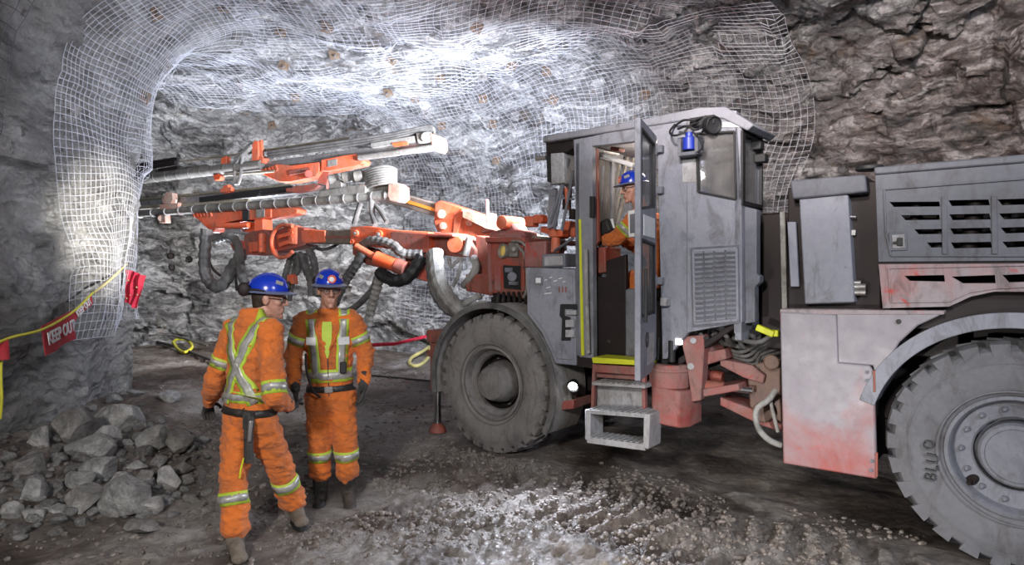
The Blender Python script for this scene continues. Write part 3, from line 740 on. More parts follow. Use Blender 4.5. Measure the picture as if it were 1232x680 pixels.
# rear visor strip under the roof
plate('name_strip', [(866,147),(886,147),(890,153),(868,153)], CY-.006, .01, WHITE, cab, .001)
plate('pale_patch', [(821,192),(838,191),(840,219),(821,219)], CY-.004, .008, GREYW, cab, .001)
plate('panel_seam', [(826,138),(827,138),(827,400),(826,400)], CY-.002, .004, GREYD, cab, 0)
# cooling grille in the side
gp = [(831,298),(888,295),(890,389),(833,394)]
gr = plate('cooling_grille', gp, CY-.012, .014, GREYD, cab, .004)
mb = MB(); gq = poly([(834,302),(886,299),(887.5,385),(836,390)],CY-.018)
def lerp4(q, s, t): return (q[0]*(1-s)+q[1]*s)*(1-t)+(q[3]*(1-s)+q[2]*s)*t
for i in range(15):
    t = (i+.5)/15
    for c in range(4):
        a, b = lerp4(gq,(c+.08)/4,t), lerp4(gq,(c+.92)/4,t); mb.bar(a, b, .018, .018, (0,-.6,.6))
part('grille_slats', mb, GREY, gr, .002)
mb = MB()
for a, b in zip(gq, gq[1:]+gq[:1]): mb.bar(a, b, .02, .012, (0,1,0))
part('grille_frame', mb, GREY, gr, .003)
# lower rear edge of the cab and a near-black box for the shadowed frame behind it
mb = MB(); mb.bb(xr-.06,xr-.0,CY,.50,1.35,2.36); part('rear_lower_wall', mb, GREY, cab)
bp = [LW(906,250,5.2), LW(940,250,5.2), LW(941,388,5.2), LW(906,392,5.2)]
mb = MB(); mb.bb(2.52,2.90,.42,1.5,1.20,2.30); part('rear_bay', mb, DARK, None, .02); part('bay_ribs', MB().bb(2.50,2.53,.5,1.4,1.5,1.6).bb(2.50,2.53,.5,1.4,1.9,2.0), REDM, None, .006)
mb = MB(); mb.prism(poly([(893,248),(910,252),(910,330),(914,332),(914,340),(908,345),(908,388),(893,390)],.12),(0,.1,0)); part('bay_cover', mb, GREYD, cab)
# interior
mb = MB(); sx = 1.68
mb.bb(sx-.26,sx+.22,.28,.72,zb+.52,zb+.62); mb.prism([(sx+.20,.29,zb+.58),(sx+.30,.29,zb+.58),(sx+.36,.29,zb+1.15),(sx+.28,.29,zb+1.15)],(0,.42,0)); mb.bb(sx-.15,sx+.15,.36,.64,zb,zb+.53)
part("seat", mb, DARK, cab, .03); part("footrest", MB().bb(1.08,1.42,.25,.78,zb,1.175), DARK, cab, .01)
mb = MB(); mb.prism(poly([(752,348),(772,346),(772,430),(752,430)],.10),(0,.12,0)); part('seat_console', mb, GREYD, cab, .015)
mb = MB(); mb.prism(poly([(714,298),(728,297),(729,328),(714,330)],.20),(0,.3,0)); part('dash_box', mb, REDM, cab, .015)
mb = MB(); a, b = LW(716,268,6.0), LW(734,283,6.0); mb.box((a+b)/2,(.20,.10,.13),Rm('Y',-20)); d_ = part('control_panel', mb, BLACK, cab, .02)
mb = MB(); mb.box(LW(732,271,5.98),(.12,.01,.09),Rm('Y',-15)); part('panel_screen', mb, WHITE, d_, .003)
mb = MB(); mb.cyl(LW(724,290,6.0), LW(722,320,6.02), .03); part('panel_stalk', mb, BLACK, d_, 0)
mb = MB()                                                # ribbed guard leaning behind the windscreen
q = [LW(716,184,6.55), LW(762,190,6.5), LW(748,290,6.45), LW(716,278,6.5)]
for i in range(7):
    s = i/6.0; a, b = lerp4(q,s,0), lerp4(q,s*.72,1); mb.bar(a, b, .036, .03, (1,0,0))
for t in (.05,.5,.95): mb.bar(lerp4(q,0,t), lerp4(q,1-.28*t,t), .02, .02)
part('ribbed_guard', mb, ALU, cab, .004)
mb = MB(); mb.bar(LW(718,184,6.2), LW(764,200,5.9), .09, .04, (0,0,1)); mb.bar(LW(716,180,6.2), LW(745,186,6.3), .03, .02, (0,0,1)); part('roof_duct', mb, WHITE, cab, .01)
mb = MB(); mb.box(LW(743,180,6.0),(.09,.12,.035),Rm('Y',12)); part('red_beacon', mb, REDM, cab, .01)
mb = MB(); mb.prism(poly([(714,180),(718,179),(720,290),(716,296)],CY+.08),(0,.04,0)); part('door_jamb', mb, REDM, cab, .003)
mb = MB(); mb.prism(poly([(709,236),(714,236),(714,262),(709,262)],CY-.02),(0,.04,0)); part('door_striker', mb, BLACK, cab, .006)
mb = MB(); mb.prism(poly([(696,264),(698.5,264),(702.5,428),(699,428)],CY-.012),(0,.014,0)); part('yellow_edge', mb, YEL, cab, .003)
mb = MB(); mb.tube([L(705,300,CY-.05),L(706,360,CY-.06),L(708,425,CY-.05)],.018,10); part('grab_rail', mb, GREYW, cab, 0)
# door standing open, hinged on its rear edge
hx, hy = zx(791,165).x, CY-.02; ang = math.radians(106); dd = V((-math.cos(math.radians(74))*-1*0+math.sin(math.radians(16)), -math.cos(math.radians(16)), 0)); DW = .66
def D(s, z): return V((hx,hy,0)) + dd*(s*DW) + V((0,0,z))
nd = V((dd.y,-dd.x,0)); 
dm = MB().prism([D(0,1.12),D(.0,2.96),D(1,2.97),D(1,1.02),D(.35,1.02)], nd*.045)
cu = MB(); 
for zz in ((2.30,2.88),(1.48,2.05)): cu.prism([D(.10,zz[0]+(.06 if zz[0]>2 else 0))-nd*.1,D(.10,zz[1])-nd*.1,D(.92,zz[1]+.02)-nd*.1,D(.92,zz[0])-nd*.1], nd*.4)
door = link('door', cut(dm, cu), GREY, rig, 35, .006)
mb = MB()
for zz in ((2.30,2.88),(1.48,2.05)): mb.prism([D(.10,zz[0]+(.06 if zz[0]>2 else 0))+nd*.015,D(.10,zz[1])+nd*.015,D(.92,zz[1]+.02)+nd*.015,D(.92,zz[0])+nd*.015], nd*.012)
part('door_glass', mb, GLASS, door, 0)
mb = MB(); e = -nd*.002 if nd.dot(V((0,-1,0))) < 0 else nd*.047
for zz in ((2.30,2.88),(1.48,2.05)):
    c4 = [D(.10,zz[0]+(.06 if zz[0]>2 else 0)),D(.10,zz[1]),D(.92,zz[1]+.02),D(.92,zz[0])]
    for a, b in zip(c4, c4[1:]+c4[:1]): mb.bar(a+nd*.0225, b+nd*.0225, .05, .022, dd)
part('glass_seal', mb, BLACK, door, .004)
def doorplate(name, s0, s1, z0, z1, mat, t=.004, dz=0):
    mb = MB()
    for side in (-t-.001, .046): mb.prism([D(s0,z0)+nd*side,D(s1,z0)+nd*side,D(s1,z1+dz)+nd*side,D(s0,z1)+nd*side], nd*t)
    return part(name, mb, mat, door, .001)
doorplate('door_label', .14,.84,2.10,2.26,WHITE); doorplate('door_sticker', .2,.6,1.10,1.34,GREYW)
mb = MB(); fr = frame(D(.62,1.30)-nd*.002, nd); mb.lathe([(.06,-.004),(.06,.052),(.02,.054),(.02,-.006)], fr, 24, True); part('round_badge', mb, BLACK, door, 0)
mb = MB()
for z in (2.84,2.50,1.75): mb.box(V((hx+.03,hy-.01,z)),(.07,.05,.06)); mb.cyl(V((hx+.01,hy-.035,z-.05)),V((hx+.01,hy-.035,z+.05)),.014)
part('door_hinge', mb, GREYD, door, .005)
mb = MB(); p = L(803,363,CY); mb.box(p+V((0,-.04,0)),(.06,.08,.07)); part('door_stop', mb, GREYW, cab, .008)
mb = MB(); mb.bar(D(.93,1.45)-nd*.03,D(.93,1.85)-nd*.03,.025,.02,dd); part('door_handle', mb, BLACK, door, .005)
# valve cluster and lamp under the roof edge
vl = MB(); p = L(829,170,CY-.10)
vl.cyl(p+V((0,0,-.07)),p+V((0,0,.03)),.050,20); vl.cyl(p+V((0,0,.03)),p+V((0,0,.07)),.03,16); vo = part('washer_bottle', vl, BLUE, cab, .004)
mb = MB(); mb.box(p+V((.0,.05,0.02)),(.17,.10,.04)); mb.box(p+V((-.075,.03,-.03)),(.03,.1,.13)); mb.box(p+V((.07,.02,-.04)),(.03,.1,.15)); mb.box(p+V((0,.02,-.10)),(.17,.1,.03)); part('bottle_bracket', mb, GREYD, vo, .005)
mb = MB()
mb.hose([L(812,150,.02),L(806,158,-.05),L(810,163,-.12),L(822,160,-.12),L(831,150,-.08),L(845,147,0)],.009,.02)
mb.hose([L(813,151,.02),L(822,145,-.06),L(834,144,-.08),L(850,140,0)],.009,.02); mb.hose([L(835,160,-.10),L(843,168,-.12),L(845,178,-.1),L(838,184,-.08)],.008,.02); mb.hose([L(816,155,-.02),L(826,152,-.1),L(838,156,-.1),L(846,150,-.02)],.01,.02)
part('cable_loop', mb, BLACK, vo, 0)
lm = MB(); fr = frame(L(858,150,CY-.06), (.75,-.55,-.2)); lm.lathe([(.03,-.09),(.06,-.07),(.068,0),(.068,.02),(.058,.02),(.055,.005),(.01,.0)], fr, 24); lm.box(L(846,146,CY-.04),(.20,.06,.07)); lmo = part('work_lamp', lm, BLACK, cab, .004)
mb = MB()
for u, v in ((894,170),(903,180),(908,195)): mb.box(LW(u+8,v-4,5.25),(.09,.1,.07))
part('roof_lamp', mb, BLACK, cab, .01)
# gear in front of the windscreen
mb = MB(); mb.prism(poly([(656,168),(690,164),(690,178),(680,184),(657,186)],.10),(0,.9,0)); part('roof_lip', mb, DARK, cab, .01)
ho = MB(); ho.prism(poly([(662,184),(678,183),(679,220),(663,222)],.10),(0,.30,0)); hl = part('lamp_housing', ho, GREYW, cab, .012)
mb = MB(); mb.prism(poly([(657,186),(663,186),(663,220),(658,219)],.14),(0,.26,0)); part('lamp_hood', mb, BLACK, hl, .008)
mb = MB(); mb.cyl(L(645,191,.22),L(657,190,.22),.022); part('lamp_bar', mb, ALU, hl, 0)
mb = MB()
for (a, b) in (((684,190),(667,276)),((690,205),(676,278)),((676,222),(662,270))): mb.bar(L(*a,.16),L(*b,.16),.022,.022,(0,1,0))
for (a, b) in (((663,222),(690,218)),((664,236),(690,240))): mb.bar(L(*a,.2),L(*b,.2),.03,.02)
part('wiper_arm', mb, GREYD, cab, .003)
mb = MB(); mb.prism(poly([(660,228),(668,226),(668,272),(658,276)],.34),(0,.05,0)); part('lamp_post', mb, GREY, cab)
mb = MB()
for u, v in ((683,232),(682,246),(690,258)): mb.box(L(u,v,.26),(.05,.09,.10))
mb.box(L(684,212,.3),(.10,.2,.16)); part('windscreen_gear', mb, DARK, cab, .008)
mb = MB(); mb.cyl(L(681,226,.2),L(683,252,.2),.017); mb.box(L(680,219,.2),(.09,.07,.03)); part('red_fitting', mb, RED, cab, .004)
# ---------------------------------------------------------------- steps below the door
sy = -.06
mb = MB(); mb.prism(poly([(712,430),(775,434),(775,440),(713,437)],sy-.05),(0,.25,0)); sill = part('door_sill', mb, YEL, None, .004)
stp = MB(); stp.prism(poly([(716,438),(774,442),(774,452),(716,448)],sy+.02),(0,.25,0)); stp.prism(poly([(716,448),(774,452),(774,458),(716,454)],sy+.10),(0,.05,0)); st_o = part('steps', stp, PINK, None, .005)
def tread(u0, u1, v0, v1, h, b, depth, mat):
    mb = MB(); a, c = L(u0,v0,b), L(u1,v1,b); hz = h
    mb.prism([a, c, c-V((0,0,hz)), a-V((0,0,hz))],(0,depth,0))
    for k in range(10):
        x = a.x+(c.x-a.x)*(k+.5)/10; z = a.z+(c.z-a.z)*(k+.5)/10; mb.bb(x-.012,x+.012,b+.01,b+depth-.01,z,z+.008)
    return part('step_tread', mb, mat, st_o, .003)
tread(712,776,460,464,.025,sy-.06,.26,GREYW); tread(706,777,493,498,.035,sy-.16,.24,GREYW); tread(706,776,526,535,.05,sy-.20,.22,GREYW)
mb = MB(); mb.prism(poly([(718,464),(774,468),(774,496),(718,490)],sy+.12),(0,.03,0)); part('step_riser', mb, GREYW, st_o, .004)
mb = MB()
for u0, v0, u1, v1 in ((706,493,706,530),(777,498,776,540)):
    a, c = L(u0,v0,sy-.16), L(u1,v1,sy-.20); mb.prism([a+V((-.02,0,0)),a+V((.035,0,0)),c+V((.03,0,0)),c+V((-.02,0,0))],(0,.22,0))
part('step_cheek', mb, GREYW, st_o, .008)
mb = MB()
for u0, v0, u1, v1 in ((716,438,714,494),(775,440,776,500)): mb.bar(L(u0,v0,sy+.1),L(u1,v1,sy+.05),.03,.05,(0,1,0))
part('step_hanger', mb, PINK, st_o, .005)
# ---------------------------------------------------------------- rounded tank behind the steps
tk = MB(); a = poly([(780,462),(826,467),(826,517),(780,505)],0); x1, x2 = a[0].x, a[1].x
sec = [(x1,.32),(x1,.06),(x1+.05,-.03),((x1+x2)/2,-.055),(x2-.05,-.03),(x2,.06),(x2,.32)]
def slab(sec, zt, zb): return [(x,y,zt) for x,y in sec], zb
tk.prism([(x,y,a[3].z-.03*(x-x1)/(x2-x1)-.0) for x,y in sec],(0,0,a[0].z-a[3].z)); tko = part('side_tank', tk, PINK, None, .015)
mb = MB(); c = L(804,449,.10); mb.cyl((c.x,.13,a[0].z-.02),(c.x,.13,c.z+.08),.17,28); mb.cyl((c.x,.13,c.z+.02),(c.x,.13,c.z+.05),.178,28); part('tank_pot', mb, PINK, tko, .008)
mb = MB(); mb.box((c.x-.02,.1,c.z+.15),(.06,.06,.16)); mb.cyl((c.x+.05,.06,c.z+.1),(c.x+.05,.06,c.z+.28),.03); mb.cyl((c.x-.1,.1,c.z+.1),(c.x-.08,.1,c.z+.3),.025); part('tank_valve', mb, BLACK, tko, .006)
# ---------------------------------------------------------------- articulation between the two halves
ar = MB()
ar.prism(poly([(818,406),(846,403),(847,420),(843,482),(832,484),(826,440)],.10),(0,.12,0)); ar.bar(L(846,425,.2),L(880,408,.5),.06,.10); 
ar.prism(poly([(845,468),(888,462),(890,470),(846,478)],.15),(0,.4,0)); ar.prism(poly([(866,432),(905,440),(920,452),(918,462),(895,455),(866,440)],.25),(0,.12,0))
ar.prism(poly([(866,478),(925,500),(940,512),(940,520),(915,512),(866,488)],.25),(0,.3,0)); ar.prism(poly([(846,424),(872,420),(874,432),(848,440)],.2),(0,.3,0))
ao = part('articulation_joint', ar, PINK, None, .01)
mb = MB(); mb.cyl(L(868,466,.22),L(906,470,.22),.028); part('steering_rod', mb, CHROME, ao, 0)
mb = MB(); mb.cyl(L(842,464,.22),L(872,467,.22),.050); mb.cyl(L(846,450,.4),L(870,455,.4),.05); part('steering_cylinder', mb, REDM, ao, .006)
mb = MB(); mb.prism(poly([(898,440),(938,432),(940,520),(918,512),(902,490)],.30),(0,.25,0)); mb.cyl(L(928,436,.22),L(928,436,.45),.06,20); mb.cyl(L(918,496,.2),L(918,496,.45),.08,20); part('hinge_block', mb, paint('oily_brown_steel',(.12,.055,.04),(.20,.13,.10),.45,5,.4), ao, .012)
mb = MB(); mb.prism(poly([(906,444),(913,443),(914,459),(907,459)],.295),(0,.02,0)); part('worn_plate', mb, PINK, ao, .002)
mb = MB(); mb.box(L(817,411,.05),(.05,.04,.05)); part('square_lamp', mb, glow('dim_lamp',(1,.98,.95),3), ao, .004)
mb = MB(); mb.cyl(L(834,410,.08),L(834,410,.11),.025); mb.cyl(L(831,441,.09),L(831,441,.12),.028); part('hinge_pin', mb, GREYW, ao, .003)
mb = MB()
rnd = random.Random(3)
for k in range(9):
    u = 842+k*7; mb.hose([L(u,398+k*.6,.35),L(u+rnd.uniform(-6,8),404,.2+rnd.uniform(-.1,.1)),L(u+14+rnd.uniform(-6,6),412+rnd.uniform(-2,8),.35),L(u+40,400,.6)],.016+rnd.random()*.006,.04)
for k in range(5): mb.hose([L(860,412+4*k,.5),L(890+5*k,424+5*k,.3),L(915,412+5*k,.4),L(938,400+6*k,.5)],.014,.04)
mb.hose([L(882,407,.2),L(912,412,.1),L(930,402,.2),L(940,396,.3)],.018,.04)
part('joint_hose', mb, HOSE, ao, 0)
mb = MB(); mb.box(L(921,398,.16),(.14,.05,.05),Rm('Y',20)); mb.box(L(933,401,.18),(.05,.05,.05)); part('yellow_tag', mb, YEL, ao, .008)
mb = MB(); mb.hose([L(933,470,.12),L(924,482,.05),L(912,490,.02),L(909,503,-.02),L(914,518,-.02),L(926,530,0),L(940,536,.05)],.022,.04); mb.hose([L(926,478,.1),L(931,500,.1),L(936,520,.1)],.014,.04); part('loop_hose', mb, HOSEL, ao, 0)
# ---------------------------------------------------------------- rear body: skirt door, side panel
sk = plate('skirt_door', [(938,375),(1006,379),(1008,437),(1046,440),(1051,448),(1055,577),(942,558)], -.03, .05, SKIRT, None, .012)
sp = plate('side_panel', [(1006,377),(1136,377),(1104,392),(1082,412),(1066,440),(1058,470),(1050,440),(1008,437)], -.015, .05, SKIRT, None, .01)
mb = MB(); mb.prism(poly([(938,372),(1136,374),(1136,379),(938,379)],-.02),(0,1.2,0)); part('deck_edge', mb, REDD, None, .008)
mb = MB(); mb.bb(L(945,400,0).x,L(1050,400,0).x,.03,.9,.5,1.5); mb.bb(L(1040,400,0).x,L(1150,400,0).x,.25,.9,1.25,1.5); part('skirt_frame', mb, DARK, None, .01)
mb = MB()
for (u,v) in ((1046,448),(1046,458),(1052,555),(1051,566)): mb.cyl(L(u-3,v,-.03),L(u-3,v,-.042),.012,10)
part('door_screw', mb, GREYD, sk, 0)
mb = MB(); mb.prism(poly([(1050,446),(1053,446),(1053.5,472),(1050.5,472)],-.045),(0,.02,0)); mb.prism(poly([(1053,545),(1056,545),(1056,574),(1053.5,574)],-.045),(0,.02,0)); part('door_hinge', mb, REDM, sk, .003)
mb = MB(); mb.cyl(L(1081,387,-.016),L(1081,387,-.028),.016,14); part('panel_hole', mb, BLACK, sp, 0)
# radiator box with its cap
rb = plate('radiator_box', [(961,236),(1020,233),(1028,364),(968,366)], .06, .9, GREY, None, .012)
plate('radiator_cap', [(950,217),(1041,210),(1043,231),(953,240)], .03, .95, HOOD, rb, .014)
plate('radiator_strip', [(947,267),(957,267),(961,345),(951,345)], .08, .04, GREY, rb, .005)
mb = MB(); mb.bb(L(945,300,.1).x,L(1058,300,.1).x,.16,1.5,1.5,2.46); part('radiator_core', mb, DARK, rb, .01)
mb = MB()
for u, v, r in ((1036,345,.022),(1036,352,.022),(1030,340,.016)): mb.cyl(L(u-8,v,.1),L(u+6,v,.1),r)
mb.cyl(L(1020,261,.1),L(1030,261,.1),.01); mb.box(L(1026,280,.12),(.04,.03,.04)); part('pipe_union', mb, STEEL, rb, .002)
mb = MB(); mb.cyl(L(1046,205,.25),L(1046,200,.25),.09,20); part('filler_cap', mb, BLACK, rb, .005)
plate('rock_edge', [(938,255),(944,255),(947,380),(941,380)], .22, .03, HOSEL, rb, .003)
# engine hood with louvre slots
hx1 = 5.9; zt_, zl = L(1053,207,0).z, L(1057,315,0).z
hp = poly([(1053,207),(1057,315)],0); hoodm = MB().prism([hp[0],(hx1,0,hp[0].z),(hx1,0,zl),hp[1]],(0,.05,0))
def slot(mb, px, b=0): mb.prism([p-V((0,.05,0)) for p in poly(px,b)],(0,.2,0))
cu = MB(); sl = []
for (v0, uL, uM) in ((246,1070,1130),(262,1084,1130),(279,1100,1134),(295,1115,1135)):
    sl.append([(uL,v0-3),(uM,v0-3.5),(uM+1,v0+2.5),(uL+5,v0+3)])
for k, v0 in enumerate((244,261,278,295)):
    sl.append([(1141+k,v0-3),(1189+k,v0-4),(1191+k,v0+3),(1145+k,v0+4)])
    sl.append([(1200+k*2,v0-4),(1262,v0-6),(1262,v0+1),(1206+k*2,v0+3)])
    sl.append([(1275,v0-6),(1340,v0-9),(1340,v0-2),(1275,v0+1)])
for px in sl: slot(cu, px)
hood = link('engine_hood', cut(hoodm, cu), HOOD, rig, 35, .004)
part('hood_top', MB().bb(hp[0].x-.005,hx1,-.02,2.1,hp[0].z-.02,hp[0].z+.03), HOOD, hood, .012)
mb = MB()                                                # pressed edge around the louvres
e = poly([(1064,228),(1250,214),(1250,308),(1072,308),(1066,280)],-.004)
for a, b in zip(e, e[1:]+e[:1]): mb.bar(a, b, .012, .016, (0,1,0))
for u in (1136,1196): mb.bar(L(u,236,-.004),L(u+1,306,-.004),.03,.012,(0,1,0))
part('hood_ribs', mb, HOOD, hood, .004)
la = plate('hood_latch', [(1069,280),(1091,279),(1092,301),(1070,302)], -.012, .014, GREYD, hood, .004)
mb = MB(); mb.prism(poly([(1073,283),(1088,282),(1089,298),(1074,299)],-.018),(0,.01,0)); part('latch_plate', mb, GREYW, la, .002)
mb = MB(); mb.prism(poly([(1079,286),(1086,286),(1086,296),(1079,296)],-.03),(0,.016,0)); mb.prism(poly([(1074,291),(1080,290),(1080,294),(1074,294)],-.028),(0,.014,0)); part('latch_handle', mb, BLACK, la, .003)
mb = MB(); mb.bb(hp[0].x+.06,hx1,.20,1.9,1.5,hp[0].z-.03); 
for k in range(12): mb.cyl((3.6+k*.16,.12,1.95),(3.65+k*.16,.12,2.35),.03+.01*(k%3))
part('engine', mb, DARK, hood, .01)
mb = MB(); mb.bb(hp[0].x,hx1,.02,.06,zl-.05,zl+.01); part('hood_gap', mb, DARK, hood, 0)
lowp = poly([(1057,318),(1062,371),(1142,369),(1168,357),(1196,351),(1240,350)],-.005)
lm_ = MB().prism([lowp[0],lowp[1],lowp[2],lowp[3],lowp[4],(hx1,-.005,lowp[5].z+.02),(hx1,-.005,lowp[0].z)],(0,.05,0)); cu = MB()
for px in ([(1088,332),(1136,331),(1137,339),(1094,338)],[(1145,333),(1197,331),(1198,341),(1158,341)],[(1206,331),(1270,328),(1270,338),(1214,340)]): slot(cu, px)
lh_ = link('hood_skirt', cut(lm_, cu), REDD, rig, 35, .004)
mb = MB(); e = poly([(1069,323),(1240,319),(1240,345),(1197,347),(1166,352),(1142,363),(1072,364)],-.009)
for a, b in zip(e, e[1:]+e[:1]): mb.bar(a, b, .010, .012, (0,1,0))
part('pressed_edge', mb, REDD, lh_, .003)
mb = MB(); mb.bb(lowp[0].x+.05,hx1,.10,.4,1.45,1.72); part('skirt_backing', mb, DARK, lh_, .005)
# rear fender
rf = part('rear_fender', arc(4.17,.70,.80,.875,163,0,-.02,.46,60), GREYD, None, .006)
part('fender_flange', arc(4.17,.70,.79,.885,163,0,-.04,-.018,60), GREY, rf, .005)
mb = MB(); mb.bb(3.2,5.2,.47,.6,.75,1.65); part('wheel_well', mb, DARK, rf, .01)
# ---------------------------------------------------------------- boom carriage ahead of the cab
cg = MB()
cg.prism(poly([(585,288),(606,286),(629,287),(631,360),(624,358),(588,352)],.45),(0,.10,0)); cg.prism(poly([(572,283),(586,286),(588,352),(574,347)],.75),(0,.9,0)); cg.prism(poly([(560,330),(592,330),(592,356),(560,350)],.6),(0,.8,0))
cg.prism(poly([(583,285),(630,286),(631,292),(584,292)],.40),(0,1.2,0)); cg.bb(-.55,.35,.5,1.7,.95,1.25)
co_ = part('boom_carriage', cg, REDM, None, .012)
mb = MB(); mb.prism(poly([(605,319),(626,320),(626,349),(606,347)],.44),(0,.02,0)); part('carriage_recess', mb, BLACK, co_, .003)
mb = MB(); mb.cyl(L(616,333,.40),L(616,333,.46),.05,18); mb.box(L(612,325,.42),(.07,.05,.05)); mb.box(L(618,341,.42),(.1,.05,.04)); part('recess_valve', mb, GREYD, co_, .005)
mb = MB(); mb.prism(poly([(594,320),(601,320),(602,350),(595,349)],.435),(0,.02,0)); mb.prism(poly([(586,293),(589,293),(591,352),(588,352)],.43),(0,.03,0)); part('carriage_rib', mb, PINK, co_, .004)
mb = MB(); fr = frame(L(605,302,.42),(-.3,-1,.1)); mb.lathe([(.075,-.05),(.08,.01),(.066,.012),(.06,.0),(.01,-.01)], fr, 24); lo2 = part('round_lamp', mb, ALU, co_, 0)
part('lamp_lens', MB().lathe([(.058,.001),(.03,.015),(.004,.02)], fr, 20), plain('amber_lens',(.75,.55,.15),.2), lo2, 0)
mb = MB(); mb.prism(poly([(612,292),(622,291),(622,309),(612,309)],.41),(0,.05,0)); mb.cyl(L(618,300,.4),L(618,300,.36),.025); part('carriage_bracket', mb, ALU, co_, .006)
mb = MB(); mb.hose([L(622,294,.4),L(632,310,.36),L(634,345,.36),L(630,358,.38)],.016,.04); mb.hose([L(616,290,.4),L(628,292,.3),L(640,305,.35)],.012,.04); part('carriage_hose', mb, ALU, co_, 0)
mb = MB()
rnd = random.Random(8)
for k in range(14): mb.box(L(595+rnd.uniform(-5,38),364+rnd.uniform(-8,6),.5+rnd.random()*.3),(rnd.uniform(.05,.14),.1,rnd.uniform(.04,.12)))
for k in range(6): mb.hose([L(600+6*k,352,.45),L(598+7*k,364,.40),L(590+8*k,372,.5)],.02,.04)
part('carriage_valve', mb, DARK, co_, .006)
tb = MB(); tb.prism(poly([(590,279),(606,275),(608,262),(614,262),(618,276),(630,279),(630,288),(588,288)],.55),(0,.25,0)); tb.bar(L(592,284,.5),L(630,285,.5),.1,.05); to = part('carriage_top', tb, PINK, None, .012)
mb = MB(); fr = frame(L(606,268,.5),(0,-1,0)); mb.lathe([(.075,-.3),(.075,.04),(.05,.045),(.02,.05)], fr, 24); part('top_pin', mb, RED, to, .004)
mb = MB()
for u, v in ((640,268),(650,264),(684,272),(690,280),(676,282)): mb.box(L(u,v,.5),(.10,.12,.09))
mb.bar(L(634,264,.5),L(656,264,.5),.1,.06); mb.bar(L(655,276,.5),L(680,283,.35),.1,.06); mb.cyl(L(669,284,.30),L(668,304,.30),.045); mb.box(L(672,281,.30),(.16,.12,.07)); part('red_manifold', mb, RED, co_, .01)
mb = MB(); mb.hose([L(666,303,.28),L(676,296,.2),L(690,286,.15)],.014,.04); part('manifold_hose', mb, GREYD, co_, 0)
mb = MB(); mb.prism(poly([(626,282),(650,285),(652,300),(632,308),(628,300)],.7),(0,.5,0)); part('white_housing', mb, ALU, co_, .015)

mo = plate('monitor', [(755,254),(768,251),(768,284),(756,286)], .12, .04, WHITE, cab, .006)
plate('screen', [(757.5,258),(768,256),(768,279),(758,281)], .112, .01, GREYD, mo, .002)

plate('leg_shade_panel', [(729,314),(753,306),(753,429),(715,429),(716,333),(729,333)], .16, .05, DARK, cab, .01)  # added near-black sheet standing for the cab's unlit lower part, hiding the legs
# ---------------------------------------------------------------- booms and drill feeds
def dline(u0, Y0, u1, Y1): return lambda u: 1/((1/Y0)+((1/Y1)-(1/Y0))*(u-u0)/(u1-u0))
DB1, DF1, DF2, DB2 = dline(614,7.35,300,9.3), dline(480,8.5,155,10.3), dline(525,9.5,155,11.5), dline(640,8.0,430,9.9)
RI = MI.to_3x3(); PERP = RI @ V((.37,.93,0))
def bp_(px, D, off=0): return [LW(u,v,D(u)+off) for u, v in px]
def bprism(mb, px, D, t, off=0): return mb.prism(bp_(px,D,off), PERP*t)
def btube(mb, px, D, r, off=0, n=12): return mb.tube(bp_(px,D,off), r, n)
def bhose(mb, px, D, r, offs=None, step=.035, ripple=0):
    offs = offs or [0]*len(px)
    if ripple: step = max(.014, r*.36); ripple = max(ripple,.10)
    return mb.hose([LW(u,v,D(u)+o) for (u,v), o in zip(px,offs)], r, step, ripple)
# ---- near boom
b1 = MB(); bprism(b1, [(421,273),(442,272),(468,276),(516,279),(517,302),(490,303),(470,300),(421,294)], DB1, .34, -.17)
boom = part('boom', b1, RED, None, .012)
mb = MB(); bprism(mb, [(470,279),(516,281),(516,304),(470,302)], DB1, .02, -.19); bprism(mb, [(486,300),(517,300),(517,340),(500,335),(488,318)], DB1, .25, -.1); part('boom_side_plate', mb, REDM, boom, .008)
mb = MB(); bprism(mb, [(368,277),(424,276),(424,294),(368,293)], DB1, .20, -.10); part('boom_tube', mb, paint('brown_tube_paint',(.14,.085,.06),(.23,.19,.16),.5,4,.35,.3), boom, .02)
mb = MB(); bprism(mb, [(376,284),(424,284),(424,287),(376,287)], DB1, .01, -.115); part('boom_stripe', mb, REDM, boom, 0)
mb = MB()
for u, v, r in ((429,281,.045),(457,282,.055),(425,291,.03)):
    fr = frame(LW(u,v,DB1(u)-.17), -PERP); mb.lathe([(r,-.02),(r,.035),(r*.6,.04),(r*.55,.02),(.004,.02)], fr, 20)
part('boom_pin', mb, RED, boom, .003)
mb = MB()
for u, v, r in ((429,281,.02),(457,282,.025)): mb.lathe([(r,.0),(r,.045),(.004,.05)], frame(LW(u,v,DB1(u)-.17), -PERP), 16)
part('pin_cap', mb, ALU, boom, 0)
mb = MB(); mb.cyl(LW(484,322,7.75),LW(452,310,7.85),.085,20); mb.cyl(LW(456,312,7.84),LW(428,296,7.95),.04,14); part('lift_cylinder', mb, RED, boom, .006)
mb = MB(); mb.cyl(LW(488,324,7.74),LW(476,319,7.77),.092,20); bprism(mb,[(424,292),(452,300),(470,318),(486,330),(470,326),(440,318),(424,306)],DB1,.1,.02); part('cylinder_clevis', mb, REDM, boom, .008)
